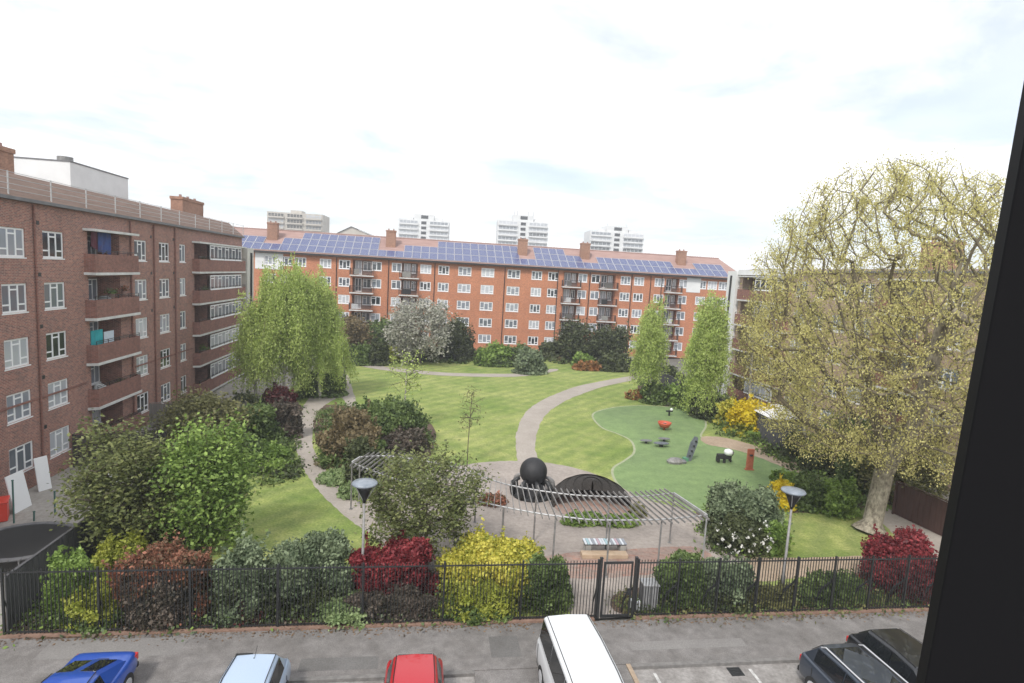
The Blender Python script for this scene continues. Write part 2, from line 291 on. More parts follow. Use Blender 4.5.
# ---------------------------------------------------------------- SIDE BLOCKS (left and right)
SILL=[1.05,3.75,6.45,9.15,11.86]
def side_block(name,label,base,rz,x0,x1,brickm,winds,bays,endw,roofz=14.72,railing=True,rise=1.35):
    root=empty(name,base,rz,label,'apartment building')
    op=[]; wl=[]
    for (xc,w,style,h,skip) in winds:
        for k,s in enumerate(SILL):
            if k in skip: continue
            op.append((xc-w/2,xc+w/2,s,s+h)); wl.append((xc-w/2,s,w,h,style))
    for (a,b,oa,ob,ga,gb) in bays:
        for s in SILL: op.append((oa,ob,s-.75,s+1.68,1.3))
    mb=MB(); wall(mb,x0,x1,0,roofz,0,op)
    mb.quad((x0,0,0),(x0,0,roofz),(x0,10,roofz),(x0,10,0)); mb.quad((x1,0,0),(x1,10,0),(x1,10,roofz),(x1,0,roofz)); mb.quad((x0,10,0),(x0,10,roofz),(x1,10,roofz),(x1,10,0))
    mb.build('wall',brickm,root)
    for (x,s,w,h,style) in wl: window(root,x,.085,s,w,h,style,fw=.095)
    for (a,b,oa,ob,ga,gb) in bays:
        for k,s in enumerate(SILL):
            f=s-.75
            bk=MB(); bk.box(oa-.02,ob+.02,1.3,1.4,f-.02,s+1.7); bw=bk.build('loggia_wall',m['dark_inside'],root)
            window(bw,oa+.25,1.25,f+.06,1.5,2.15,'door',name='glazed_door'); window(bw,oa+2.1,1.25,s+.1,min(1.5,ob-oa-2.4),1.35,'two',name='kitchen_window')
            c=MB(); P=.5; ch=.35
            pts=[(a,0),(a+ch*.6,-P),(b-ch*.6,-P),(b,0)]
            def prism(mb2,pts,z0,z1,t=None):
                n=len(pts)
                mb2.poly([(p[0],p[1],z1) for p in reversed(pts)][::-1]); mb2.poly([(p[0],p[1],z0) for p in reversed(pts)])
                for i in range(n):
                    p=pts[i]; q=pts[(i+1)%n]; mb2.quad((p[0],p[1],z0),(q[0],q[1],z0),(q[0],q[1],z1),(p[0],p[1],z1))
            # brick front (thin wall) and slab
            fr=MB()
            for i in range(3):
                p=Vector((*pts[i],0)); q=Vector((*pts[i+1],0)); d=(q-p).normalized(); nn=Vector((-d.y,d.x,0))*.11
                fr.quad(p+Vector((0,0,f)),q+Vector((0,0,f)),q+Vector((0,0,f+1.08)),p+Vector((0,0,f+1.08)))
                fr.quad(p+nn+Vector((0,0,f+1.08)),q+nn+Vector((0,0,f+1.08)),q+nn+Vector((0,0,f)),p+nn+Vector((0,0,f)))
                fr.quad(p+Vector((0,0,f+1.08)),q+Vector((0,0,f+1.08)),q+nn+Vector((0,0,f+1.08)),p+nn+Vector((0,0,f+1.08)))
            bo=fr.build('balcony',m['brick_band'],root)
            sl=MB(); e=.05; prism(sl,[(a-e,-.002),(a+ch*.6-e,-P-e),(b-ch*.6+e,-P-e),(b+e,-.002)],f-.16,f-.003); sl.build('slab',m['slab_white'],bo)
            if k==4:
                sl=MB(); prism(sl,[(a-e,-.002),(a+ch*.6-e,-P-e),(b-ch*.6+e,-P-e),(b+e,-.002)],s+1.66,s+1.8); sl.build('canopy',m['slab_white'],bo)
            rl=MB()
            for t in (1.2,1.3): rl.bar((pts[1][0],-P+.05,f+t),(pts[2][0],-P+.05,f+t),.03)
            for i in range(5): xx=pts[1][0]+(pts[2][0]-pts[1][0])*i/4; rl.bar((xx,-P+.05,f+1.05),(xx,-P+.05,f+1.3),.03)
            rl.build('handrail',m['metal_dark'],bo)
            if gb>ga: # glazed winter garden screen above the balcony front
                window(bo,ga,-P+.08,f+1.1,gb-ga,1.28,'band',fw=.11,name='glazed_screen')
    # end pier in pale render
    if endw:
        e0,e1,ez,proj=endw
        eb=MB(); eb.box(e0,e1,-proj,9,0,ez); eb.build('end_wall',m['cream_render'] if e0>0 else m['white_render'],root)
        dp=MB(); dp.tube([((e0+e1)/2,-proj-.09,0),((e0+e1)/2,-proj-.09,ez-.5)],.11,8); dp.build('drainpipe',m['metal_dark'],root)
    ga_=MB(); ga_.box(x0,x1,-.28,-.002,roofz-.12,roofz+.04); ga_.build('fascia',m['lead'],root)
    rf=MB(); rf.quad((x0,-.2,roofz+.045),(x1,-.2,roofz+.045),(x1,1.3,roofz+rise),(x0,1.3,roofz+rise)); rf.quad((x0,1.3,roofz+rise),(x1,1.3,roofz+rise),(x1,10,roofz+rise),(x0,10,roofz+rise))
    rf.poly([(x0,-.2,roofz+.045),(x0,1.3,roofz+rise),(x0,10,roofz+rise),(x0,10,roofz+.0)]); rf.poly([(x1,-.2,roofz+.045),(x1,10,roofz),(x1,10,roofz+rise),(x1,1.3,roofz+rise)])
    ro=rf.build('roof',m['tile_roof'],root)
    if railing:
        r_=MB(); n=int((x1-x0)/3.1)
        for t in (.35,.62,.89,1.16): r_.bar((x0,-.12,roofz+t),(x1,-.12,roofz+t),.026)
        for i in range(n+1): r_.bar((x0+(x1-x0)*i/n,-.12,roofz+.05),(x0+(x1-x0)*i/n,-.12,roofz+1.2),.05)
        r_.build('railing',m['rail_grey'],root)
    return root
# left: local x = distance along facade, 0 at first seen window
base=W(-20.15,31.27)
lb=side_block('apartment_block','dark red brick five storey apartment block with railed roof on the left of the garden',base,AL+PI/2,-16,34.0,m['brick_dark'],
   [(-12.6,1.7,'three',1.42,()),(-9.2,1.7,'three',1.42,()),(-5.6,1.7,'three',1.42,()),(-.05,1.75,'three',1.42,()),(3.0,1.75,'three',1.42,()),(12.35,1.7,'three',1.42,()),(15.95,1.7,'three',1.42,()),(19.2,1.15,'two',1.42,())],
   [(5.7,11.2,6.1,9.6,0,0),(21.1,33.8,21.5,24.3,23.9,32.4)],(34.0,36.2,13.6,.55))
for x in (1.45,10.9+2.7*0,14.2,17.7):
    b=MB(); b.tube([(x,-.08,0),(x,-.08,14.5)],.055,6); b.build('drainpipe',m['brick_band'],lb)
b=MB()
for z in (4.5,): b.box(-16,5.6,-.04,-.001,z,z+.1); b.box(11.3,21,-.04,-.001,z,z+.1)
b.build('string_course',m['brick_band'],lb)
b=MB()
for (x,zs) in ((1.55+.25,(2.9,5.6,8.3,11.0,13.65)),(14.2-.35,(11.0,13.6,8.3)),(17.5,(13.6,11,8.3))):
    for z in zs: b.box(x-.1,x+.1,-.02,-.001,z-.1,z+.1)
b.build('air_vents',m['metal_dark'],lb)
def ray_a0(px,py,a):
    r=ray(px,py); t=a/(r[0]*u.x+r[1]*u.y); return Vector((r[0]*t,r[1]*t,CAMH+r[2]*t))
for (px0,px1,py) in ((179,202,198),(-14,10,143)):
    c0=ray_a0(px0,py,-20.15-2.6); c1=ray_a0(px1,py,-20.15-2.6); s0=AB(c0)[1]-31.27; s1=AB(c1)[1]-31.27
    chimney(lb,(s0+s1)/2,2.9,15.2,(c0.z+c1.z)/2-.15,abs(s1-s0)*.92,1.0,m['chim'])
# right block
bR=AB(D(735,290,65)); 
rb=side_block('apartment_block','brown brick apartment block seen through the big pale tree on the right',W(bR[0],bR[1]),AL-PI/2,.9,46,m['brick_brown'],
   [(11.8,1.7,'three',1.42,()),(14.6,1.2,'two',1.42,()),(17.05,1.7,'three',1.42,()),(19.8,1.7,'three',1.42,()),(27.8,1.75,'three',1.42,()),(30.9,1.75,'three',1.42,()),(34.5,1.7,'three',1.42,()),(38.5,1.7,'three',1.42,())],
   [(1.2,10.4,1.5,4.6,4.7,9.6),(21.3,26.2,21.6,25.2,0,0)],(-1.0,.9,14.15,.5),roofz=14.2,railing=False,rise=.25)
b=MB(); b.box(.91,11.0,-.33,-.285,13.75,14.3); b.build('white_parapet',m['white_render'],rb)
chimney(rb,22,4.0,14.4,16.6,2.6,1.1,m['chim'])
# ---------------------------------------------------------------- FAR BLOCK
fb=empty('apartment_block',(0,92,0),AL,'long orange brick apartment block with solar panels on its red roof','apartment building')
fx0,fx1=-56.,38.9; EZ=13.65
X=lambda px:( (lambda P:(P.x*u.x+(P.y-92)*u.y))((lambda r,t:Vector((r[0]*t,r[1]*t,0)))(ray(px,290),(92*v.y)/(ray(px,290)[0]*v.x+ray(px,290)[1]*v.y))) )
wcols=[270,286,300,325,344,425,443,464,487,513,536,552.5,625,638.5,659,701,712,723]
rows=[1.28,3.86,6.48,9.13,11.78]
op=[]; wl=[]
for px in list(wcols)+[None]*5:
    xc=X(px) if px else None
    if xc is None: break
    w=2.05 if 455<px<525 else 1.7
    for s in rows: op.append((xc-w/2,xc+w/2,s,s+1.35)); wl.append((xc-w/2,s,w))
for k in range(4):
    xc=-43-k*3.6
    for s in rows: op.append((xc-.85,xc+.85,s,s+1.2))
bays=[(352,372,'L'),(401,417,'R'),(563,578,'L'),(600,615,'R'),(665.5,679,'L')]
for a,b_,sd in bays:
    xa,xb=X(a),X(b_)
    for s in rows: op.append((xa,xb,s-.8,s+1.45,.9))
extra=[(376,'b'),(396,'b'),(582,'b'),(595,'b'),(683,'b')]
for px,_ in extra:
    xc=X(px)
    for s in rows: op.append((xc-.75,xc+.75,s,s+1.35)); wl.append((xc-.75,s,1.5))
mb=MB(); wall(mb,fx0,fx1,0,EZ,0,op); mb.quad((fx1,0,0),(fx1,11,0),(fx1,11,EZ),(fx1,0,EZ)); mb.quad((fx0,0,0),(fx0,0,EZ),(fx0,11,EZ),(fx0,11,0)); mb.quad((fx0,11,0),(fx0,11,EZ),(fx1,11,EZ),(fx1,11,0))
mb.build('wall',m['brick_orange'],fb)
wl.sort(key=lambda t:t[0])
for (x,s,w) in wl: window(fb,x,.06,s,w,1.35,'three' if w>1.6 else 'two',fw=.125)
for xx in [X(p) for p in (336,388,434,504,557,589,631,650,661)]:
    b=MB(); b.tube([(xx,-.07,0),(xx,-.07,EZ-.2)],.06,6); b.build('drainpipe',m['metal_dark'],fb)
# pale top storey panels
for (a,b_) in ((255,283),(686,700)):
    b=MB(); xa,xb=X(a),X(b_)
    ops=[o for o in op if o[0]>xa-.2 and o[1]<xb+.2 and o[2]>11]
    wall(b,xa,xb,11.1,EZ-.15,-.05,ops,reveal=.05); b.build('white_cladding',m['white_render'],fb)
for a,b_,sd in bays:
    xa,xb=X(a),X(b_)
    for k,s in enumerate(rows):
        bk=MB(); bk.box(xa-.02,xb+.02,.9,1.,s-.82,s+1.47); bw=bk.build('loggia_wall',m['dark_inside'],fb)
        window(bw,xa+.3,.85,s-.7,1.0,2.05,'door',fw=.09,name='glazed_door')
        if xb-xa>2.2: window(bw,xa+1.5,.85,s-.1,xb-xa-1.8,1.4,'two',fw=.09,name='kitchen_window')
        sl=MB(); sl.box(xa-.3,xb+.25,-.85,-.002,s-.98,s-.82); bo=sl.build('balcony',m['slab_white'],fb)
        r_=MB(); 
        r_.box(xa-.3,xb+.25,-.83,-.8,s+.18,s+.23)
        n=int((xb-xa+.55)/.14)
        for i in range(n+1): xx=xa-.3+(xb-xa+.55)*i/n; r_.box(xx-.015,xx+.015,-.83,-.8,s-.82,s+.18)
        for xx in (xa-.3,xb+.22): r_.box(xx,xx+.03,-.8,0,s+.18,s+.22); [r_.box(xx,xx+.03,-.8+j*.16,-.77+j*.16,s-.82,s+.18) for j in range(5)]
        r_.build('railing',m['metal_dark'],bo)
        if random.random()<.55:
            q=MB(); x_=xa+random.random()*.6; q.box(x_,x_+random.uniform(.7,1.4),-.79,-.77,s-.7,s+.1); q.build('balcony_screen',[m['upvc'],m['concrete'],m['grey_wood'],m['metal_dark']][random.randrange(4)],bo)
        if random.random()<.4:
            q=MB(); x_=xb-random.uniform(.5,.9); q.lathe((x_,-.5,s-.82),[(.14,0),(.18,.3)],8); q.build('flower_tub',m['tile_red'],bo)
b=MB(); b.box(fx0-.3,fx1+.3,-.55,-.002,EZ-.04,EZ+.0); b.box(fx0-.3,fx1+.3,-.64,-.45,EZ-.12,EZ+.16); b.build('gutter',m['metal_dark'],fb)
RZ=17.2; RY=5.5
rf=MB(); hp=2.2
rf.quad((fx0-.3,-.5,EZ+.1),(fx1+.3,-.5,EZ+.1),(fx1-hp,RY,RZ),(fx0-.3,RY,RZ)); rf.quad((fx1+.3,11.5,EZ+.1),(fx0-.3,11.5,EZ+.1),(fx0-.3,RY,RZ),(fx1-hp,RY,RZ)); rf.poly([(fx1+.3,-.5,EZ+.1),(fx1+.3,11.5,EZ+.1),(fx1-hp,RY,RZ)])
rf.poly([(fx0-.3,-.5,EZ+.1),(fx0-.3,RY,RZ),(fx0-.3,11.5,EZ+.1)])
roof=rf.build('roof',m['tile_red'],fb)
b=MB(); b.tube([(fx0-.3,RY,RZ+.02),(fx1-hp,RY,RZ+.02)],.12,6); b.build('ridge_tiles',m['tile_red'],roof)
sl_=math.atan2(RZ-EZ-.1,RY+.5)
b=MB(); pw,ph=1.27,1.98; b.box(.03,pw-.03,.03,ph-.03,0,.05,0); b.box(0,pw,0,.03,-.01,.06,1); b.box(0,pw,ph-.03,ph,-.01,.06,1); b.box(0,.03,.03,ph-.03,-.01,.06,1); b.box(pw-.03,pw,.03,ph-.03,-.01,.06,1)
pm=b.mesh('solar_panel',[m['solar'],m['alu']])
def ppos(x,row): 
    d=.3+row*2.06; return (x,-.5+d*math.cos(sl_),EZ+.1+d*math.sin(sl_)+.07)
chx=[X(267)-0,X(388),X(523),X(587),X(686)]
plist=[]
x=-53.
while x<36:
    px=None
    for row in range(3):
        near=min(abs(x+.5-(c+.3)) for c in chx)
        if row>=1 and near<1.6: continue
        if row==2 and ((X(376)<x<X(432)) or x>X(560) or (x<X(290))): continue
        if x>X(728) : continue
        plist.append((x,row))
    x+=1.31
vis=[p for p in plist if p[0]>X(225)]; vis.sort()
for i,(x,row) in enumerate(vis[:100]):
    o=bpy.data.objects.new('solar_panel',pm); col.objects.link(o); o.parent=fb; o.location=ppos(x,row); o.rotation_euler=(sl_,0,0)
rest=vis[100:]+[p for p in plist if p[0]<=X(225)]
src=MB()
for (x,row) in rest:
    L0=Vector(ppos(x,row)); ry=Matrix.Rotation(sl_,3,'X')
    def add(x0,x1,y0,y1,z0,z1,mi):
        n=len(src.v); t=MB(); t.box(x0,x1,y0,y1,z0,z1,mi)
        src.v+= [tuple(L0+ry@Vector(p)) for p in t.v]; src.f+=[tuple(n+i for i in f) for f in t.f]; src.mi+=t.mi
    add(.03,pw-.03,.03,ph-.03,0,.05,0); add(0,pw,0,.03,-.01,.06,1); add(0,pw,ph-.03,ph,-.01,.06,1); add(0,.03,.03,ph-.03,-.01,.06,1); add(pw-.03,pw,.03,ph-.03,-.01,.06,1)
tag(src.build('solar_panel',[m['solar'],m['alu']],fb),kind='stuff')
for c in chx: chimney(fb,c,RY-2.4,15.0,18.2 if c<X(600) else 18.0,1.5,1.0,m['chim'],2)

# white building behind the left block
P=D(70,162,44); a1,b1=AB(P); z1=P.z
def ray_a(px,py,a):  # point on plane a=const
    r=ray(px,py); t=a/(r[0]*u.x+r[1]*u.y); return Vector((r[0]*t,r[1]*t,CAMH+r[2]*t))
def ray_b(px,py,b):
    r=ray(px,py); t=b/(r[0]*v.x+r[1]*v.y); return Vector((r[0]*t,r[1]*t,CAMH+r[2]*t))
b2=AB(ray_a(128,180,a1))[1]; a0=AB(ray_b(12,160,b1))[0]
wb=empty('rendered_building',W(a1,b1),AL,'white rendered flat roofed building rising behind the left brick block','building')
b=MB(); b.box(a0-a1,0,0,b2-b1,0,z1); b.build('wall',m['white_render'],wb)
b=MB(); b.box(a0-a1-.04,.04,-.04,b2-b1+.04,z1+.002,z1+.1); b.build('roof_edge',m['lead'],wb)
b=MB(); b.tube([(-2.6,4,z1-.3),(-2.6,4,z1+.9)],.55,14); b.build('roof_vent',m['steel_dull'],wb)

# ---------------------------------------------------------------- distant towers
def tower(label,x0,x1,yt,dep,core=True,beige=False,mast=False):
    A=D(x0,yt,dep); B=D(x1,yt,dep); w=(B-A).length; c=(A+B)/2; H=A.z*.5+B.z*.5
    root=empty('tower_block',(c.x,c.y,0),AL*(0.6),label,'tower block')
    mt=m['beige_conc'] if beige else m['white_render']; dp=w*.55; st=2.8
    b=MB(); b.box(-w/2,w/2,0,dp,0,H); b.build('wall',mt,root)
    n=int(H/st)
    for k in range(max(0,n-9),n):
        z=H-(n-k)*st+.7
        for sx in ((-1,1) if core else (-1,0,1)):
            ww=w*(.36 if core else .28); xc=sx*w*(.30 if core else .34)
            b=MB(); b.box(xc-ww/2,xc+ww/2,-.12,-.003,z,z+1.35)
            wi=b.build('window_band',m['pane'] if sx!=0 else m['glass_dark'],root)
            q=MB(); q.box(xc-ww/2-.2,xc+ww/2+.2,-1.1,-.003,z-.9,z-.1); q.build('balcony',mt,root)
            q=MB(); q.box(xc-ww/2-.02,xc+ww/2+.02,-.2,-.121,z+.55,z+.65)
            for j in range(6): xx=xc-ww/2+ww*j/5; q.box(xx-.12,xx+.12,-.21,-.121,z,z+1.35)
            q.build('mullions',mt,wi)
        if core:
            q=MB(); q.box(-w*.05,w*.05,-.1,-.003,z-.3,z+1.3); q.build('stair_window',m['glass_dark'],root)
    if core:
        b=MB(); b.box(-w*.2,w*.2,.5,dp*.8,H+.002,H+3.2); b.box(-w*.33,-w*.22,1,dp*.5,H+.002,H+1.2); b.box(w*.22,w*.36,1,dp*.5,H+.002,H+1.6); pl=b.build('plant_room',mt,root)
        q=MB(); q.box(-w*.06,w*.08,.4,.497,H+.8,H+2.6); q.build('louvre',m['glass_dark'],pl)
        q=MB()
        for sx in (-.18,.17): q.tube([(w*sx,2,H+3.2),(w*sx,2,H+(9. if mast and sx<0 else 4.6))],.14,5)
        if mast:
            for sx in (-.12,.1,.2): q.tube([(w*sx,2,H+3.2),(w*sx,2,H+5.6)],.2,5)
        q.build('aerials',m['rail_grey'],root)
    else:
        b=MB(); b.box(-w*.1,w*.1,2,dp*.6,H+.002,H+1.5); b.build('plant_room',mt,root)
    return root
tower('beige concrete slab block with balcony bands above the left end of the panelled roof',268,322,213,300,core=False,beige=True)
tower('leftmost white tower block above the roof with grey side windows',399,449,220,330)
tower('middle white tower block with the tall aerial mast on top',498,549,221,320,mast=True)
tower('rightmost and lowest white tower block above the long roof',590,645,232,330)
A=D(332,236,210); B=D(380,239,210); w=(B-A).length
gb=empty('gabled_house',((A.x+B.x)/2,210,0),AL*.5,'beige low gabled building behind the roof beside the concrete slab block','building')
b=MB(); b.box(-w/2,w/2,0,14,0,A.z); b.poly([(-w/2,0,A.z),(w/2,0,A.z),(-w*.1,0,A.z+3.6)]); b.build('wall',m['beige_conc'],gb)
b=MB(); b.quad((-w/2-.4,-.5,A.z-.1),(-w*.1,-.5,A.z+3.8),(-w*.1,14,A.z+3.8),(-w/2-.4,14,A.z-.1)); b.quad((w/2+.4,-.5,A.z-.1),(w/2+.4,14,A.z-.1),(-w*.1,14,A.z+3.8),(-w*.1,-.5,A.z+3.8)); b.build('roof',m['lead'],gb)

# ---------------------------------------------------------------- GROUND
def crom(pts,n=5,closed=True):
    out=[]; N=len(pts)
    rngi=range(N) if closed else range(N-1)
    for i in rngi:
        if closed: p0,p1,p2,p3=[Vector(pts[(i+k)%N]) for k in (-1,0,1,2)]
        else: p0,p1,p2,p3=[Vector(pts[min(max(i+k,0),N-1)]) for k in (-1,0,1,2)]
        for j in range(n):
            t=j/n; out.append(.5*((2*p1)+(-p0+p2)*t+(2*p0-5*p1+4*p2-p3)*t*t+(-p0+3*p1-3*p2+p3)*t**3))
    if not closed: out.append(Vector(pts[-1]))
    return out
from mathutils.geometry import tessellate_polygon
def sheet(name,pts,z,mat,smooth=True,thick=0,n=5):
    P=[G(*p) for p in pts]
    if smooth: P=crom(P,n*2)
    P=[p+Vector((random.uniform(-.05,.05),random.uniform(-.05,.05),0)) for p in P]
    return sheet_w(name,P,z,mat)
def sheet_w(name,P,z,mat,tagit=True):
    tri=tessellate_polygon([[Vector((p.x,p.y,0)) for p in P]])
    me=bpy.data.meshes.new(name)
    fs=[]
    for t in tri:
        a,b,c=[P[i] for i in t]; 
        fs.append(t if (b-a).cross(c-a).z>0 else (t[0],t[2],t[1]))
    me.from_pydata([(p.x,p.y,z) for p in P],[],fs); me.materials.append(mat)
    uv=me.uv_layers.new()
    for lp in me.loops:
        c=me.vertices[lp.vertex_index].co; uv.data[lp.index].uv=(c.x,c.y)
    o=bpy.data.objects.new(name,me); col.objects.link(o)
    if tagit: o['kind']='structure'
    return o
def rect(a0,a1,b0,b1): return [W(a0,b0),W(a1,b0),W(a1,b1),W(a0,b1)]
sheet_w('ground',[Vector((-620,-60,0)),Vector((620,-60,0)),Vector((620,620,0)),Vector((-620,620,0))],-.12,m['ground'])
sheet_w('road',rect(-60,60,-12,16.5),-.1,m['road'])
def slabbox(name,a0,a1,b0,b1,z0,z1,mat):
    b=MB(); b.box(a0,a1,b0,b1,z0,z1); o=b.build(name,mat,None,(0,0,0),AL); o['kind']='structure'; return o
slabbox('pavement',-60,60,16.66,19.0,-.118,.0,m['asphalt'])
slabbox('kerb',-60,1.8,16.5,16.655,-.116,.006,m['kerb']); slabbox('kerb',6.9,60,16.5,16.655,-.116,.006,m['kerb'])
sheet_w('garden_ground',rect(-20.15,33.7,19.2,91),-.008,m['courtyard'])
sheet_w('lawn',rect(-13.4,29.5,19.25,86),0,m['lawn'])
sheet_w('far_garden_ground',rect(-60,60,91,400),-.06,m['ground'])
slabbox('drive_apron',1.8,6.75,12,16.66,-.098,-.03,m['asphalt']); slabbox('kerb',6.755,6.9,12,16.655,-.115,.004,m['tan'])
# bay lines
for a in (7.6,10.9,-6.8,-2.1,1.9):
    slabbox('bay_marking',a-.05,a+.05,11.9,16.3,-.099,-.095,m['paint'])
# drain cover
sheet('front_path',[(735,559),(800,558),(870,556),(905,560),(905,575),(860,574),(800,578),(735,582)],.004,m['tan'])
sheet('right_path',[(868,508),(886,508),(915,522),(950,540),(975,556),(975,580),(945,568),(925,556),(895,535)],.008,m['path'])
sheet('left_path',[(346,374),(330,382),(313,394),(301,410),(296,428),(296,447),(302,466),(318,490),(345,516),(372,535),(400,552),(420,545),(400,530),(377,515),(343,490),(322,465),(313,446),(313,428),(318,412),(330,402),(342,398),(350,412),(356,420),(357,405),(352,388)],.008,m['path'])
sheet('main_path',[(520,468),(516,447),(517,431),(526,412),(545,399),(575,387),(608,380),(634,376),(637,379),(603,387),(572,398),(550,411),(539,427),(535,446),(538,468)],.012,m['path'])
sheet('far_path',[(350,360),(372,364.5),(400,368.5),(450,372.8),(520,373.5),(552,369),(556,371),(520,376.5),(450,376),(398,371.8),(370,368),(348,363)],.012,m['path'])
sheet('plaza',[(362,503),(385,488),(430,474),(470,464),(510,461),(548,463),(585,471),(612,482),(640,498),(690,512),(722,536),(745,560),(700,582),(652,584),(645,613),(573,615),(560,586),(480,582),(415,568),(380,545),(372,525)],.016,m['plaza'],n=4)
sheet('brick_paving',[(505,545),(540,556),(580,552),(640,549),(690,547),(712,556),(700,568),(640,576),(570,578),(510,566)],.020,m['pinkpave'])
play=[(592,414),(612,407.5),(640,405.5),(672,407),(700,411),(707,425),(703,438),(735,441),(765,452),(795,466),(806,478),(796,492),(765,503),(700,512),(672,502),(645,500),(624,491),(613,479),(612,468),(624,460),(633,452),(630,441),(617,434),(600,427)]
pw_=crom([G(*p) for p in play],5)
sheet_w('play_edging',pw_,.010,m['edge'])
cen=sum(pw_,Vector())/len(pw_)
inner=[]
for i,p in enumerate(pw_):
    t=(pw_[(i+1)%len(pw_)]-pw_[i-1]).normalized(); nn=Vector((t.y,-t.x,0))
    inner.append((p,nn))
ar=sum(pw_[i].x*pw_[(i+1)%len(pw_)].y-pw_[(i+1)%len(pw_)].x*pw_[i].y for i in range(len(pw_)))
sg=-1 if ar>0 else 1
sheet_w('play_surface',[p+nn*sg*.17 for p,nn in inner],.014,m['play'])
sheet('worn_path',[(702,437),(725,438),(758,447),(790,459),(822,474),(840,490),(820,490),(797,474),(765,460),(735,450),(706,444)],.022,m['tan'])
b=MB()
sheet_w('planting_bed',crom([W(-13.3,19.3),W(-6,19.3),W(1,19.3),W(2.6,19.3),W(2.5,20.4),W(2.0,21.4),W(0,22.2),W(-4,22.4),W(-8,23.2),W(-13.3,25)],4),.006,m['soil'])
sheet_w('planting_bed',crom([W(7.6,19.3),W(11.2,19.3),W(11.2,20.6),W(9.5,21.2),W(7.6,20.6)],4),.026,m['soil'])
sheet_w('planting_bed',crom([W(12.5,19.3),W(24,19.3),W(24,20.2),W(12.5,20.2)],3),.009,m['soil'])
sheet('planting_bed',[(480,392),(520,380)],0,m['soil']) if 0 else None
for nm_,pp in (('shrub_bed',[(312,412),(340,405),(425,420),(432,452),(405,470),(385,492),(365,494),(345,480),(325,460)]),('shrub_bed',[(630,374),(645,368),(665,368),(720,392),(800,430),(850,460),(900,500),(870,500),(800,470),(740,436),(700,414),(660,405),(636,396),(640,380)]),
              ('shrub_bed',[(690,520),(720,500),(780,495),(860,498),(855,512),(780,515),(780,545),(740,560),(705,545)])):
    sheet(nm_,pp,.003 if nm_!='x' else 0,m['soil'])

# ---------------------------------------------------------------- FENCE
def fence(label,a0,a1,b0,step,kink=False,H=2.28):
    root=empty('railing_fence',W(a0,b0),AL,label,'fence'); L=a1-a0
    b=MB(); n=int(L/.115)
    for i in range(n+1):
        x=L*i/n; b.box(x-.011,x+.011,-.011,.011,.08,H)
    b.box(0,L,-.02,.02,H-.14,H-.10); b.box(0,L,-.02,.02,.12,.16); b.build('railing_panel',m['metal_dark'],root)
    k=max(1,round(L/step))
    for i in range(k+1):
        x=L*i/k; p=MB(); p.box(x-.03,x+.03,-.035,.035,0,H+.03); po=p.build('post',m['metal_dark'],root)
        s=MB()
        if kink:
            s.tube([(x,.05,1.35),(x-.03,.1,1.2),(x-.26,.25,.85),(x-.36,.33,.45),(x-.38,.36,0)],.04,6)
        else: s.tube([(x,.04,1.2),(x,.3,.5),(x,.34,0)],.025,6)
        s.build('stay',m['metal_dark'],po)
    return root
GB=19.12
gl=AB(G(597,618))[0]; gr=AB(G(630,617))[0]
fence('long black metal railing fence in front of the shrubs, left of the gate',AB(G(3,638))[0],gl-.12,GB,2.75)
fence('black metal railing fence with kinked posts, right of the gate',gr+.14,AB(G(1000,601))[0]+3,GB,1.65,kink=True)
gt=empty('garden_gate',W(gl,GB),AL,'black metal garden gate with pale paving seen through its bars','gate'); L=gr-gl
for nm,x in (('gate_post',-.02),('gate_post',L+.04)):
    b=MB(); b.box(x-.045,x+.045,-.045,.045,0,2.36); b.box(x-.055,x+.055,-.055,.055,2.362,2.39); b.build(nm,m['metal_dark'],gt)
b=MB(); x0,x1=.09,L-.07
b.box(x0,x0+.07,-.025,.025,.06,2.22); b.box(x1-.06,x1,-.025,.025,.06,2.22); b.box(x0+.07,x1-.06,-.025,.025,.06,.16); b.box(x0+.07,x1-.06,-.025,.025,2.14,2.22)
n=9
for i in range(1,n): x=x0+.07+(x1-x0-.13)*i/n; b.box(x-.009,x+.009,-.009,.009,.16,2.14)
leaf=b.build('gate_leaf',m['metal_dark'],gt)
b=MB(); b.box(x1-.16,x1-.02,-.06,-.027,.95,1.2); b.box(x1-.3,x1-.12,-.09,-.062,1.05,1.08); b.build('lock',m['metal_dark'],leaf)
b=MB(); b.box(x1-.1,x1-.03,-.05,-.027,.5,.7); b.build('hinge',m['metal_dark'],leaf)
for a0,a1 in ((-13.5,gl-.15),(gr+.15,26)):
    o=slabbox('fence_footing',a0,a1,19.005,19.3,-.05,.07,m['plinth'])
# cabinets by gate
bx=AB(G(637,615))
ut=empty('utility_box',W(bx[0],19.6),AL,'small white box on the ground just right of the gate','utility box')
b=MB(); b.box(-.17,.17,-.12,.12,0,.42); b.build('case',m['upvc'],ut,bevel=.01); b=MB(); b.box(-.14,.14,-.13,-.122,.06,.38); b.build('door',m['white_render'],ut)
bx=AB(G(649,612))
ut=empty('litter_bin',W(bx[0]+.02,19.75),AL,'grey slatted litter bin behind the fence right of the gate','litter bin')
b=MB()
for i in range(7): b.box(-.27+i*.085,-.22+i*.085,-.26,-.23,.05,1.0)
for i in range(7): b.box(-.27+i*.085,-.22+i*.085,.23,.26,.05,1.0)
b.build('slats',m['steel'],ut); b=MB(); b.box(-.26,.29,-.225,.225,.03,.95); b.build('body',m['lead'],ut)
b=MB(); b.box(-.29,.33,-.29,.29,1.002,1.05); b.build('lid',m['steel'],ut)

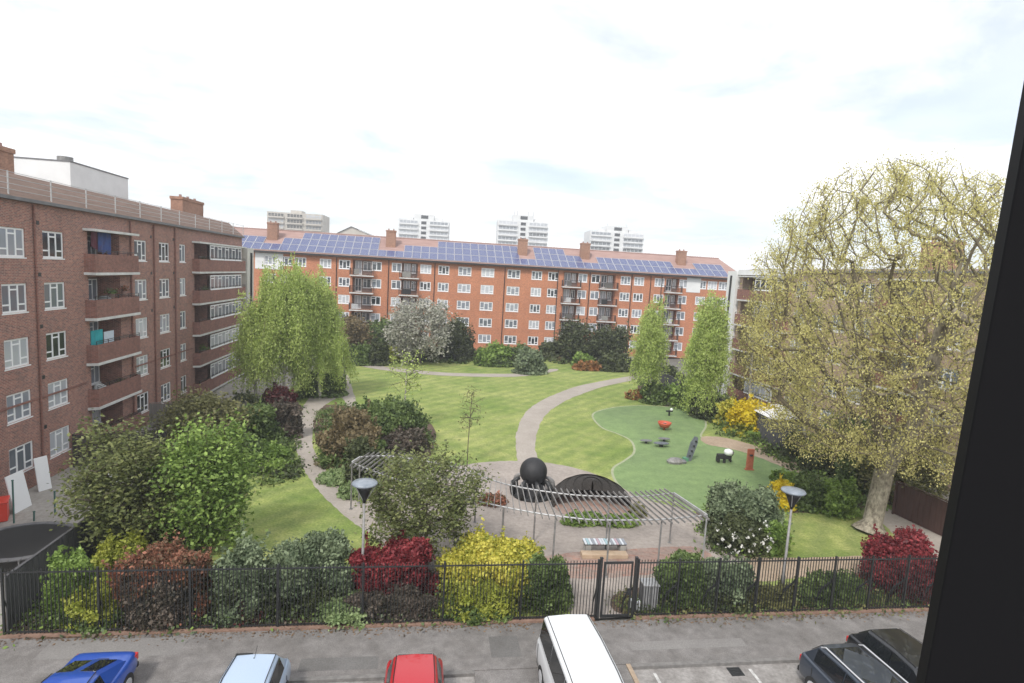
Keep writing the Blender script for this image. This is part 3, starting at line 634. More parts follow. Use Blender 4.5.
# ---------------------------------------------------------------- PERGOLA
pf=[G(*p,2.5) for p in [(352,462),(365,468),(410,484),(450,494.5),(480,502),(530,512),(565,517),(600,520),(660,519.5),(707,515)]]
pb=[G(*p,2.5) for p in [(360,457),(388,456),(425,461),(465,470),(505,484),(560,493.5),(605,496.5),(640,496.5),(674,493)]]
pr=empty('pergola',(pf[5].x,pf[5].y,0),0,'long curved steel pergola with open slats over the paved plaza','pergola')
off=Vector((pf[5].x,pf[5].y,0))
PFc=[p-off for p in crom(pf,6,False)]; PBc=[p-off for p in crom(pb,6,False)]
def resample(P,n):
    d=[0]
    for a,b_ in zip(P,P[1:]): d.append(d[-1]+(b_-a).length)
    out=[]; j=0
    for i in range(n):
        t=d[-1]*i/(n-1)
        while j<len(d)-2 and d[j+1]<t: j+=1
        k=(t-d[j])/max(1e-6,d[j+1]-d[j]); out.append(P[j].lerp(P[j+1],k))
    return out
b=MB(); b.tube(PFc,.036,8); b.build('front_beam',m['steel'],pr,smooth=True)
b=MB(); b.tube(PBc,.036,8); b.build('back_beam',m['steel'],pr,smooth=True)
b=MB(); b.bar(PFc[-1],PBc[-1],.07); b.build('end_beam',m['steel'],pr)
b=MB(); b.bar(PFc[0],PBc[0],.07); b.build('end_beam',m['steel'],pr)
NR=62; A_=resample(PFc,NR); B_=resample(PBc,NR)
for i in range(1,NR-1):
    f=A_[i]; g=B_[i]; d=(g-f).normalized(); s=Vector((0,0,.06))
    b=MB(); b.bar(f-d*.55+s,g+d*.45+s,.026,.09); b.build('rafter',m['steel_dull'],pr)
for P_,idx in ((resample(PFc,9),range(9)),(resample(PBc,6),range(6))):
    for i in idx:
        p=P_[i]; b=MB(); b.tube([(p.x,p.y,0),(p.x,p.y,2.46)],.04,8); b.lathe((p.x,p.y,0),[(.1,0),(.1,.03)],10); b.build('post',m['steel_dull'] if i<8 else m['steel'],pr,smooth=False)

# ---------------------------------------------------------------- SPHERE SCULPTURE
g=G(532,495); sc=empty('ball_sculpture',g,0,'large black stone ball held on a ring of dark curved brackets in the plaza','sculpture')
b=MB(); b.lathe((0,0,0),[(.001,.62)]+[(.78*math.sin(t),1.4-.78*math.cos(t)) for t in np.linspace(.08,PI-.02,18)],28); b.build('ball',m['black_ball'],sc,smooth=True)
b=MB(); b.lathe((0,0,0),[(1.15,0),(1.15,.1),(1.05,.14),(.3,.16)],28); b.build('base',m['metal_dark'],sc)
for k in range(8):
    t=2*PI*k/8+.2; c,s=math.cos(t),math.sin(t); b=MB()
    b.tube([(c*1.1,s*1.1,.1),(c*1.18,s*1.18,.5),(c*1.12,s*1.12,.8),(c*.92,s*.92,.98),(c*.76,s*.76,1.02)],[.15,.16,.15,.12,.09],8); b.build('bracket',m['metal_dark'] if k not in (0,3) else m['steel_dull'],sc,smooth=True)
b=MB(); b.lathe((0,0,.16),[(.8,0),(.72,.3),(.5,.42)],20); b.build('pedestal',m['black_ball'],sc)
# curved dark timber screen
c0=G(591,506); cs=empty('play_shelter',c0,0,'low dark timber half dome shelter open at the front, beside the black ball','shelter')
r0=2.15
prof=[(1.,0.),(1.0,.45),(.95,.8),(.84,1.05),(.68,1.24),(.48,1.36),(.26,1.41),(.03,1.43)]
def shell(t0,t1,n,gap,dr,name):
    b=MB()
    for i in range(n):
        ta=t0+(t1-t0)*i/n; tb=t0+(t1-t0)*(i+gap)/n; k=.62+.38*math.sin(PI*(i+.5)/n)**.7
        for j in range(len(prof)-1):
            (f0,z0),(f1,z1)=prof[j],prof[j+1]; r_0,r_1=r0*f0+dr,r0*f1+dr; z0*=k; z1*=k
            def P(r,t,z): return (r*math.cos(t),r*math.sin(t),z)
            A=[P(r_0,ta,z0),P(r_0,tb,z0),P(r_1,tb,z1),P(r_1,ta,z1)]; B=[P(r_0+.06,ta,z0),P(r_0+.06,tb,z0),P(r_1+.04,tb,z1+.05),P(r_1+.04,ta,z1+.05)]
            b.poly([A[3],A[2],A[1],A[0]]); b.poly(B); b.quad(A[1],A[2],B[2],B[1]); b.quad(A[0],B[0],B[3],A[3])
            if j==len(prof)-2: b.quad(A[3],B[3],B[2],A[2])
    return b.build(name,m['dark_wood'],cs)
shell(R(-14),R(194),64,.84,0,'timber_slats')
shell(R(-14),R(194),40,1.,-.03,'inner_boards')
b=MB(); b.lathe((0,0,.026),[(2.1,0),(2.1,.012)],40); b.build('paved_floor',m['pinkpave'],cs)

# bench with coloured slats
g=G(604,551); bn=empty('slatted_bench',g,R(6),'backless bench with pale striped slats on the pink paving','bench')
cm=[M('slat_white',(.6,.64,.68)),M('slat_teal',(.36,.5,.54)),M('slat_pink',(.48,.36,.40)),M('slat_grey',(.3,.32,.36))]
seq=[0,1,0,3,0,2,0,0,1,0,3,0,2,3,0,3]
for i,c in enumerate(seq):
    x=-.98+i*.123; b=MB(); b.box(x,x+.1,-.28,.28,.44,.48); b.build('seat_slat',cm[c],bn)
b=MB(); b.box(-.98,.97,-.22,-.12,.38,.438); b.box(-.98,.97,.12,.22,.38,.438); b.build('frame',m['metal_dark'],bn)
for x in (-.8,.8):
    b=MB(); b.box(x-.12,x+.12,-.25,.25,0,.378); b.build('leg',m['concrete'],bn)
g=G(604,557); b=MB(); b.box(-1.05,1.05,-.22,.22,.02,.2); lo=b.build('timber_step',M('tan_timber',(.45,.33,.22),(.55,.42,.3),scale=3),None,(g.x,g.y,0),R(6),bevel=.01); tag(lo,'low tan timber step in front of the striped bench','step')

# ---------------------------------------------------------------- LAMPS
def lamp(px,py,top,label):
    g=G(px,py); root=empty('street_lamp',g,0,label,'lamp post','disc topped lamp posts'); h=top
    b=MB(); b.lathe((0,0,0),[(.09,0),(.09,.9),(.055,1.0),(.045,h-.75)],10); b.build('pole',m['steel_dull'],root,smooth=True)
    b=MB(); b.lathe((0,0,h-.76),[(.05,0),(.08,.1),(.24,.5),(.33,.68)],14); b.build('lamp_cone',m['metal_dark'],root,smooth=True)
    b=MB()
    for k in range(3): t=k*2.09; b.tube([(0.04*math.cos(t),.04*math.sin(t),h-.7),(.42*math.cos(t),.42*math.sin(t),h-.06)],.014,5)
    b.build('bracket',m['steel'],root)
    b=MB(); b.lathe((0,0,h),[(.05,-.05),(.44,-.06),(.47,-.02),(.44,.03),(.2,.07),(.02,.09)],28); b.build('disc_shade',M('pale_lamp_disc',(.17,.2,.235),(.27,.30,.34),scale=5,rough=.35),root,smooth=True)
lamp(361.5,600,4.55,'disc topped lamp post behind the crimson bush left of the small green tree'); lamp(781,597,4.5,'disc topped lamp post on the right, beside the white flowered shrub')

# ---------------------------------------------------------------- PLAYGROUND
red=M('red_play_paint',(.5,.09,.045),rough=.45); ochre=M('rust_red_panel',(.38,.10,.055),(.5,.16,.09),scale=4); pgrey=M('grey_play_panel',(.09,.10,.12),(.16,.18,.2),scale=3)
g=G(664,430); r_=empty('play_dish',g,0,'red open play dish with a dark centre on the green rubber','play equipment')
r_.scale=(0.72,0.72,0.72)
b=MB(); b.lathe((0,0,0),[(.1,0),(.1,.25),(.5,.35),(.75,.75),(.8,.95),(.74,.95),(.68,.75),(.4,.45),(.02,.4)],20); b.build('bowl',red,r_,smooth=True)
b=MB(); b.lathe((0,-.1,.5),[(.2,0),(.3,.2),(.2,.35)],12); b.build('seat',m['metal_dark'],r_)
g=G(669,416); r_=empty('springer',g,.4,'small dark grey play post with a white cap near the far shrubs','play equipment')
r_.scale=(0.9,0.9,0.9)
b=MB(); b.tube([(0,0,0),(0,0,.45)],.09,8); b.box(-.35,.35,-.12,.12,.452,.6); b.build('body',m['metal_dark'],r_); b=MB(); b.lathe((.25,0,.602),[(.14,0),(.16,.12),(.08,.22)],10); b.build('head',m['upvc'],r_)
for px,py,ry,lab,gp in ((646,443.5,.15,'flat dark rocking plate nearest the lawn edge','a'),(664,441.5,.1,'flat dark rocking plate behind the larger grey one','a')):
    g=G(px,py); r_=empty('balance_board',g,ry,lab,'play equipment')
    r_.scale=(0.75,0.75,0.75)
    b=MB(); b.lathe((0,0,.26),[(.2,0),(.62,.03),(.66,.07),(.6,.1)],16,ax=(1,.55)); b.build('board',m['lead'],r_); b=MB(); b.lathe((0,0,0),[(.16,0),(.1,.26)],8); b.build('pivot',m['metal_dark'],r_)
g=G(661,447); r_=empty('seesaw',g,.1,'grey double plated seesaw in the middle of the play area','play equipment')
r_.scale=(0.72,0.72,0.72)
b=MB(); b.lathe((0,0,.3),[(.25,0),(.8,.06),(.86,.12),(.8,.17)],18,ax=(1,.5)); b.build('plank',pgrey,r_); b=MB(); b.box(-.18,.18,-.12,.12,0,.3); b.build('pivot',m['metal_dark'],r_)
g=G(675,463); r_=empty('play_boulder',g,.2,'low grey faceted play rock beside the tall slanting panel','play equipment')
r_.scale=(0.78,0.78,0.78)
b=MB(); b.lathe((0,0,0),[(.75,0),(.8,.2),(.55,.42),(.15,.5)],9,ax=(1,.7)); b.build('rock',m['steel_dull'],r_); b=MB(); b.lathe((.75,-.05,0),[(.3,0),(.32,.2),(.12,.32)],7); b.build('small_rock',m['lead'],r_)
g=G(687,461); r_=empty('climbing_fin',g,0,'tall grey slanting climbing fin with hand holes','play equipment')
r_.scale=(0.85,0.85,0.85)
b=MB(); pts=[(-.15,0,0),(.3,0,0),(.75,0,1.6),(.72,0,2.05),(.45,0,2.15),(.15,0,1.6)]
b.poly([(x,-.05,z) for x,y,z in pts]); b.poly([(x,.05,z) for x,y,z in reversed(pts)])
for i in range(6):
    p=pts[i]; q=pts[(i+1)%6]; b.quad((p[0],-.05,p[2]),(p[0],.05,p[2]),(q[0],.05,q[2]),(q[0],-.05,q[2]))
b.build('panel',pgrey,r_); b=MB()
for i in range(4): b.lathe((.15+.14*i,-.09,.45+.42*i),[(.09,0),(.1,.05),(.09,.1)],8)
b.build('hand_hold',m['metal_dark'],r_)
b=MB(); b.box(-.35,.05,-.2,.2,.02,.3); b.build('foot_block',M('green_block',(.1,.25,.15)),r_)
g=G(724,463); r_=empty('springer',g,0,'black and white spring rocker shaped like an animal','play equipment')
r_.scale=(0.9,0.9,0.9)
b=MB(); b.tube([(0,0,0),(0,0,.35)],.12,8); b.build('spring',m['metal_dark'],r_)
b=MB(); b.box(-.6,.5,-.2,.2,.35,.72); b.box(-.62,-.4,-.22,.22,.1,.5); b.box(.38,.52,-.2,.2,.15,.36); b.build('body',m['rubber'],r_,bevel=.06); b=MB(); b.lathe((.25,-.05,.7),[(.28,0),(.36,.2),(.3,.38),(.1,.46)],12); b.build('head',m['upvc'],r_,smooth=True)
b=MB(); b.tube([(.5,-.2,.7),(.62,-.1,.95),(.6,.1,.95)],.05,6); b.build('handle',m['rubber'],r_)
g=G(749,470); r_=empty('play_totem',g,.1,'upright rust red play panel at the edge of the worn path','play equipment')
r_.scale=(0.85,0.85,0.85)
b=MB(); b.box(-.28,.28,-.08,.08,.1,1.75); b.build('panel',ochre,r_,bevel=.04); b=MB(); b.box(-.34,.34,-.14,.14,0,.1); b.build('foot',ochre,r_)
b=MB(); b.lathe((0,-.1,1.2),[(.12,0),(.14,.06),(.12,.12)],10); b.build('knob',m['metal_dark'],r_)

# ---------------------------------------------------------------- VEGETATION
def leaf_mesh(name,C,size,mat,elong=1.5,flat=0.,core=None,szvar=.35,vert=1.):
    N=len(C); C=np.asarray(C,dtype=float)
    t=rng.normal(size=(N,3)); t[:,2]*=(1-flat)*vert; t/=np.linalg.norm(t,axis=1)[:,None]
    q=rng.normal(size=(N,3)); b=np.cross(t,q); b/=np.linalg.norm(b,axis=1)[:,None]+1e-9
    if flat: b[:,2]*=(1-flat*.8)
    s=size*(1+szvar*rng.uniform(-1,1,N))[:,None]
    V=np.stack([C+t*s*elong*.5, C+b*s*.5, C-t*s*elong*.5, C-b*s*.5],axis=1).reshape(-1,3)
    F=np.arange(N*4).reshape(-1,4); 
    nv=N*4; cv=np.zeros((0,3)); cf=np.zeros((0,4),dtype=int)
    if core is not None: cv,cf=core; cf=cf+nv
    VV=np.vstack([V,cv]); FF=np.vstack([F,cf]).astype(np.int32)
    me=bpy.data.meshes.new(name); me.vertices.add(len(VV)); me.vertices.foreach_set('co',VV.ravel())
    me.loops.add(len(FF)*4); me.loops.foreach_set('vertex_index',FF.ravel()); me.polygons.add(len(FF))
    me.polygons.foreach_set('loop_start',np.arange(0,len(FF)*4,4,dtype=np.int32)); me.materials.append(mat)
    me.update(calc_edges=True); me.validate(); return me
def link(name,me,parent=None,loc=(0,0,0),rz=0):
    o=bpy.data.objects.new(name,me); col.objects.link(o); o.location=loc; o.rotation_euler=(0,0,rz)
    if parent is not None: o.parent=parent
    return o
def sph(c,r,nu=10,nv=6):
    V=[];F=[]
    for j in range(nv+1):
        ph=PI*(.04+.92*j/nv)
        for i in range(nu):
            th=2*PI*i/nu; k=1+random.uniform(-.12,.12); V.append((c[0]+r[0]*k*math.sin(ph)*math.cos(th),c[1]+r[1]*k*math.sin(ph)*math.sin(th),max(.01,c[2]+r[2]*k*math.cos(ph))))
    for j in range(nv):
        for i in range(nu): F.append((j*nu+i,j*nu+(i+1)%nu,(j+1)*nu+(i+1)%nu,(j+1)*nu+i))
    return V,F
def bush_geo(rx,ry,h,leaf,mat,dens=1.,nl=None,core=True,ragged=.2,name='foliage'):
    """lumpy foliage mass made of overlapping leaf covered lobes"""
    asp=max(rx,ry)/max(.3,h*.5); nl=nl or int(17+8*asp)
    lobes=[]; mn=min(rx,ry)
    for k in range(nl):
        th=random.uniform(0,2*PI); rr=math.sqrt(random.uniform(.03,1))*.78; zz=random.uniform(.12,.80)*h
        sh=math.sqrt(max(.12,1-((zz/h-.3)/.78)**2))*random.uniform(.8,1.12)
        f=random.uniform(.17,.36)
        lobes.append(((rx*rr*math.cos(th)*sh,ry*rr*math.sin(th)*sh,zz),(mn*f+.07*rx,mn*f+.07*ry,h*random.uniform(.13,.26))))
    lobes.append(((0,0,h*.36),(rx*.66,ry*.66,h*.42)))
    zt=max(c[2]+r[2] for c,r in lobes); xt=max(abs(c[0])+r[0] for c,r in lobes)
    kz=h/zt; kx=rx/xt
    lobes=[((c[0]*kx,c[1],c[2]*kz),(r[0]*kx,r[1],r[2]*kz)) for c,r in lobes]
    pts=[]; CV=[];CF=[]
    for c,r in lobes:
        area=4*PI*((r[0]*r[1])**.8+(r[0]*r[2])**.8+(r[1]*r[2])**.8)/3
        n=int(min(5000,dens*1.35*area/(leaf*leaf*.75)))
        d=rng.normal(size=(n,3)); d/=np.linalg.norm(d,axis=1)[:,None]
        k=1+rng.normal(size=n)*ragged; k=np.clip(k,.62,1.6)
        P=np.array(c)+d*np.array(r)*k[:,None]
        # drop leaves buried well inside another lobe
        keep=P[:,2]>.03
        for c2,r2 in lobes:
            if c2 is c: continue
            q=((P-np.array(c2))/np.array(r2)); keep&=(np.einsum('ij,ij->i',q,q)>.62)
        pts.append(P[keep])
        if core:
            V,F=sph(c,[x*.8 for x in r]); n0=len(CV); CV+=V; CF+=[tuple(i+n0 for i in f) for f in F]
    # ragged shoots standing out of the mass
    ns=int(10+rx*22); SH=[]
    for _ in range(ns):
        c,r=lobes[random.randrange(len(lobes))]; d=rng.normal(size=3); d[2]=abs(d[2])*1.1; d/=np.linalg.norm(d)
        p0=np.array(c)+d*np.array(r)*.9; L=random.uniform(.08,.22)*h+.06; dd=d*.6+np.array([0,0,.8]); k=int(6+L/leaf*4)
        SH.append(p0+dd*L*rng.uniform(0,1,k)[:,None]+rng.normal(size=(k,3))*leaf*.45)
    # skirt that meets the ground unevenly
    k=int(60+rx*240); th=rng.uniform(0,2*PI,k); q=rng.uniform(.72,1.12,k); SH.append(np.stack([rx*q*np.cos(th),ry*q*np.sin(th),rng.uniform(.03,.3,k)*min(1,h)],1))
    P=np.vstack(pts+SH)
    if len(P)>30000: P=P[rng.choice(len(P),30000,replace=False)]
    return leaf_mesh(name,P,leaf,mat,szvar=.55,core=(np.array(CV),np.array(CF)) if core else None)
def stems(h,r,mat,n=5):
    b=MB()
    for i in range(n):
        t=2*PI*i/n+random.random(); rr=r*random.uniform(.2,.5)
        b.tube([(0.05*math.cos(t),.05*math.sin(t),0),(rr*.5*math.cos(t),rr*.5*math.sin(t),h*.35),(rr*math.cos(t),rr*math.sin(t),h*.7)],[.04,.03,.015],5)
    return b
LM={}
LM['green']=leafmat('leaf_green',(.045,.08,.025),(.19,.26,.08))
LM['bright']=leafmat('leaf_bright_green',(.075,.14,.025),(.30,.42,.10))
LM['dark']=leafmat('leaf_dark_green',(.035,.05,.02),(.12,.14,.06))
LM['greygreen']=leafmat('leaf_grey_green',(.065,.10,.05),(.28,.34,.20))
LM['olive']=leafmat('leaf_olive',(.09,.095,.035),(.27,.265,.11))
LM['olivebrown']=leafmat('leaf_olive_brown',(.11,.09,.045),(.28,.22,.12))
LM['crimson']=leafmat('leaf_crimson',(.07,.012,.016),(.34,.06,.065),c3=(.21,.028,.036))
LM['darkred']=leafmat('leaf_dark_red',(.05,.012,.015),(.16,.045,.045))
LM['photinia']=leafmat('leaf_photinia',(.06,.07,.032),(.46,.20,.13),c3=(.20,.10,.06))
LM['yellow']=leafmat('leaf_yellow',(.20,.24,.035),(.70,.63,.13),c3=(.50,.47,.07))
LM['yellowgreen']=leafmat('leaf_yellow_green',(.2,.24,.03),(.42,.44,.08))
LM['gold']=leafmat('flower_gold',(.5,.38,.01),(.75,.6,.04))
LM['orange']=leafmat('leaf_orange',(.16,.12,.04),(.45,.2,.08))
LM['paleg']=leafmat('leaf_pale_green',(.16,.24,.09),(.34,.42,.2))
LM['olivegreen']=leafmat('leaf_olive_green',(.08,.10,.035),(.25,.27,.10),c3=(.14,.165,.055))
LM['purple']=leafmat('leaf_purple_brown',(.05,.05,.035),(.19,.15,.12))
LM['blossom']=leafmat('blossom_pale',(.20,.215,.155),(.54,.52,.46))
LM['willow']=leafmat('leaf_birch_spring',(.27,.36,.08),(.58,.68,.23),trans=.4)
LM['bircholive']=leafmat('leaf_birch_olive',(.22,.22,.07),(.42,.38,.16),trans=.35)
LM['plane']=leafmat('leaf_plane_bud',(.40,.37,.135),(.68,.63,.26),c3=(.54,.50,.195),trans=.4)
LM['white']=leafmat('flower_white',(.7,.7,.66),(.85,.85,.8))
BN=0
def bush(label,x0,x1,yt,yb,mat='green',cat='shrub',dr=.8,leaf=None,dens=1.,group=None,name='shrub',low=None,flowers=None,ragged=.18,core=True,stem=True,h=None,splitmat=None):
    """shrub whose front foot is seen at (x, yb) and whose top is seen at yt"""
    global BN; BN+=1; random.seed(100+BN)
    xc=(x0+x1)/2; g=G(xc,yb); dist=g.y
    w=(x1-x0)*dist/FPX; ry=w*.5*dr; dr_=Vector((g.x,g.y,0)).normalized(); c=g+dr_*ry*.9
    w=(x1-x0)*c.y/FPX
    H=h or max(.25,D(xc,yt,c.y).z)
    leaf=leaf or max(.075,min(.3,c.y*.0033+.012))
    root=empty(name,(c.x,c.y,0),AL,label,cat,group)
    fo=link('foliage',bush_geo(w/2,ry,H,leaf,LM[mat],dens,core=core,ragged=ragged),root)
    if stem: stems(H,w*.4,m['bark_dark']).build('stem',m['bark_dark'],root)
    if low:  # foliage of another colour low on the same plant
        link('lower_foliage',bush_geo(w*.5,ry*1.03,H*.55,leaf,LM[low],.8,core=False),root)
    if flowers:
        n,mt,zr=flowers; d=rng.normal(size=(n,3)); d[:,1]=-abs(d[:,1]); d/=np.linalg.norm(d,axis=1)[:,None]
        P=np.array((0,0,H*.45))+d*np.array((w*.5,ry*1.02,H*.55)); P=P[(P[:,2]>H*zr[0])&(P[:,2]<H*zr[1])]
        C=np.repeat(P,5,axis=0)+rng.normal(size=(len(P)*5,3))*.04
        link('blossom',leaf_mesh('blossom',C,.09,LM[mt],elong=1.),root)
    return root
# --- front bed behind the railing, left to right
bush('light green shrub at the far left corner behind the railing',48,92,553,628,'bright')
bush('glossy yellow green laurel low behind the railing near the left corner',66,128,580,632,'yellowgreen',low='green')
bush('yellow green mounded shrub above the left end of the railing',92,152,540,590,'yellowgreen')
bush('photinia with salmon red new leaves over dark purple lower leaves',118,214,547,630,'photinia',low='purple',dr=.6)
bush('dark purple leaved shrub filling the railing below the photinia',120,200,572,631,'purple',dr=.45)
bush('grey green shrub between the photinia and the lamp post',205,286,541,626,'greygreen',dr=.6,low='dark')
bush('grey green shrub just left of the crimson bush',268,352,537,618,'greygreen',dr=.7,low='dark')
bush('small reddish shrub at the foot of the grey green shrubs',226,262,592,628,'darkred')
bush('pale green low mound at the railing foot left of the crimson bush',312,380,598,629,'paleg')
bush('crimson leaved bush behind the railing left of the yellow bush',343,440,539,612,'crimson',low='darkred',dr=.75,ragged=.12,dens=1.3)
bush('dark brown leaved undergrowth at the foot of the left crimson bush',346,438,590,625,'purple',dr=.35)
bush('bright yellow bush behind the railing',431,543,541,612,'yellow',low='yellowgreen',dr=.8)
bush('yellow and green spotted shrub at the foot of the yellow bush',436,520,585,624,'yellowgreen',dr=.4,low='green')
bush('dark green rounded shrub between the yellow bush and the gate',512,572,558,617,'green',dr=.7)
bush('dark green broad shrub just right of the gate and bin',644,708,557,612,'green')
bush('blue green shrub right of the gate, second in the bed',692,752,561,612,'greygreen',low='dark')
bush('low olive shrub behind the kinked railing posts',745,800,585,610,'olive',dr=.4)
bush('low dark green hedge behind the right railing',790,868,574,607,'green',dr=.4,leaf=.09)
bush('crimson bush behind the right end of the railing',857,938,533,600,'crimson',low='darkred',dr=.8)
# --- middle
bush('red brown leaved bush in the bed beside the curving left path',318,384,410,470,'olivebrown',low='green')
bush('dense green bush behind the red brown one by the left path',352,428,400,450,'green')
bush('purple brown low shrub at the lawn edge of the left bed',376,432,430,458,'purple')
bush('dark green shrub at the front of the left bed near the pergola end',345,385,440,490,'dark')
bush('pale green ground cover strip along the curving path',318,356,452,486,'paleg',dr=1.2,h=.35)
bush('pale leaved low plant beside the left lamp post',338,368,470,500,'paleg',h=.6)
bush('bright red leaved shrub left of the curving path under the birches',268,296,388,412,'darkred',low='darkred')
bush('red tinged shrub under the left birches',262,288,390,404,'photinia')
bush('dark purple shrub at the bend of the left path',268,302,404,440,'purple')
bush('green shrub between the left birches and the path',236,282,405,447,'green')
bush('pale green spreading shrub at the edge of the small left lawn',236,292,446,474,'bright')
bush('mid green shrub behind the small left lawn',228,262,432,474,'green')
bush('dark evergreen shrub under the left birches by the brick block',232,262,395,425,'dark')
bush('green shrub at the lawn side foot of the left birches',300,345,372,398,'green',dr=.8)
bush('big grey green rhododendron beside the right end of the pergola',700,776,483,545,'greygreen',low='dark')
bush('white flowered dark shrub at the foot of the rhododendron',706,772,516,558,'dark',flowers=(60,'white',(.1,.85)))
bush('yellow green shrub beside the white flowered shrub',754,788,523,556,'bright')
bush('yellow shrub behind the right lamp post',762,794,482,512,'gold',dens=.9)
bush('green clipped hedge mass behind the right lamp post',786,826,476,512,'green')
bush('bright green hedge mass left of the big tree trunk',812,858,478,518,'bright')
bush('round clipped dark green bush at the end of the worn path',801,837,446,475,'dark',dens=1.3)
bush('dark green shrub between the clipped ball and the big tree',832,872,455,492,'green')
bush('low green planting along the worn path',770,806,470,484,'bright',h=.5)
bush('larger yellow forsythia bush by the right garden wall',726,780,403,438,'gold',low='yellowgreen')
bush('smaller yellow forsythia bush nearest the birch',714,748,400,427,'yellow')
bush('green low shrub in front of the yellow forsythia',766,800,424,444,'green')
bush('green shrub beside the forsythias along the wall',742,782,432,441,'bright',h=.7)
bush('dark shrub along the wall behind the worn path',780,806,432,462,'dark')
bush('shrubby green mass behind the play area left of the birches',640,672,384,405,'green')
bush('light green shrub behind the play area under the birch',662,690,386,406,'bright')
bush('green shrub between the two narrow birches',676,704,378,408,'green')
bush('low orange leaved plant at the tip of the play area',626,645,391,400,'orange',stem=False)
bush('dark blue green shrub under the narrow birches',650,682,366,388,'dark')
bush('dark shrub right of the second narrow birch',690,722,396,420,'dark')
bush('low bright green hedge before the curved dark screen',561,606,506,527,'bright',dr=.4,h=.55,leaf=.1)
bush('second low bright green hedge clump below the curved screen',596,640,508,528,'bright',dr=.4,h=.5,leaf=.1)
bush('low ragged plant right of the curved screen under the pergola',628,646,492,518,'olive',h=.5)
bush('low orange tinged planting left of the curved screen under the pergola',478,507,488,507,'photinia',h=.45)
bush('grey green tall mass behind the olive tree by the side fence',128,180,500,560,'olive')
# --- far side of the lawn
bush('dark green bush at the left end of the far planting',350,372,345,366,'green')
bush('dark rounded bush left of the blossom tree',366,390,343,366,'dark')
bush('yellow green low hedge left of the blossom tree',380,404,348,362,'yellowgreen')
bush('dark hedge under the blossom tree',398,444,348,360,'dark',dr=.5)
bush('dark green bush right of the blossom tree',434,476,338,360,'dark')
bush('light green clipped hedge on the far side of the lawn',476,512,346,367,'bright',dr=.6,low='green')
bush('dark end of the clipped hedge beside the pale round bush',500,532,346,367,'green',dr=.6,low='dark')
bush('pale round silvery bush on the far lawn edge',513,546,350,375,'greygreen')
bush('dark bushy evergreen right of the far hedge',537,566,342,360,'dark')
bush('low orange flowering border at the far end of the main path',573,602,362,371,'orange',dr=.5,stem=False)
bush('green hedge behind the orange border',572,596,354,368,'bright',dr=.5)
bush('dark clipped hedge at the far end of the main path',594,632,355,372,'dark',dr=.5)
bush('dark green shrub before the second far staircase',480,506,328,350,'dark')
bush('brownish shrub near the far left corner of the lawn',338,362,318,350,'olivebrown')
bush('green shrub before the left far balconies',362,400,322,350,'green')
bush('tall dark shrub before the far block right of the blossom tree',446,466,322,350,'dark')

# --- low planting filling the beds
def inpoly(x,y,P):
    c=False; n=len(P)
    for i in range(n):
        a,b=P[i],P[i-1]
        if (a.y>y)!=(b.y>y) and x<(b.x-a.x)*(y-a.y)/(b.y-a.y+1e-12)+a.x: c=not c
    return c
def cover(P,mat,n,hmax,leaf,seed,per=26,name='ground_cover'):
    r_=np.random.default_rng(seed); xs=[p.x for p in P]; ys=[p.y for p in P]; out=[]; k=0
    while k<n:
        x=r_.uniform(min(xs),max(xs)); y=r_.uniform(min(ys),max(ys))
        if not inpoly(x,y,P): continue
        k+=1; h=hmax*r_.uniform(.3,1); w=r_.uniform(.15,.42)
        q=r_.normal(size=(per,3))*np.array([w,w,h*.4]); q[:,2]=abs(q[:,2])+.02; out.append(q+np.array([x,y,0]))
    tag(link(name,leaf_mesh(name,np.vstack(out),leaf,LM[mat],szvar=.5)),kind='stuff')
fb1=[W(-13,19.35),W(2.6,19.35),W(2.2,21.2),W(-1,21.9),W(-5,22.2),W(-9,23.4),W(-13,25)]
cover(fb1,'green',420,.7,.085,1); cover(fb1,'purple',200,.5,.08,2); cover(fb1,'bright',110,.75,.085,3); cover(fb1,'greygreen',160,.8,.085,4)
fb2=[W(7.7,19.35),W(22,19.35),W(22,20.3),W(10,20.6),W(7.7,20.4)]
cover(fb2,'olive',170,.55,.08,5); cover(fb2,'green',150,.6,.085,6)
pb1=[G(*p) for p in [(314,414),(340,406),(425,420),(431,450),(405,470),(385,490),(365,492),(345,480),(325,460)]]
cover(pb1,'green',330,.8,.12,7); cover(pb1,'olivebrown',120,.7,.12,8); cover(pb1,'paleg',90,.5,.11,9)
pb2=[G(*p) for p in [(640,380),(660,368),(720,392),(800,430),(850,460),(895,500),(862,512),(800,478),(758,447),(722,436),(705,420),(660,403),(640,394)]]
cover(pb2,'green',520,.8,.15,10); cover(pb2,'bright',200,.6,.14,11); cover(pb2,'dark',200,1.,.15,12)
pb3=[G(*p) for p in [(700,530),(715,500),(780,495),(858,500),(852,510),(790,512),(782,540),(750,556),(712,548)]]
cover(pb3,'green',150,.6,.11,13); cover(pb3,'bright',70,.6,.11,14)
pb4=[G(*p) for p in [(232,400),(298,398),(296,440),(300,480),(262,486),(228,470)]]
cover(pb4,'green',260,.9,.13,15); cover(pb4,'dark',150,.8,.13,16)
pb5=[G(*p) for p in [(340,366),(352,352),(480,352),(640,362),(636,372),(575,366),(540,362),(470,364),(400,362),(350,360)]]
cover(pb5,'green',300,.9,.24,17); cover(pb5,'dark',250,1.3,.24,18); cover(pb5,'olivebrown',90,1.,.22,19)
pb6=[W(-13,24),W(-9.5,23.6),W(-9,27),W(-9.5,31),W(-12.8,33)]
cover(pb6,'green',300,1.,.11,20); cover(pb6,'olive',200,1.1,.11,21)
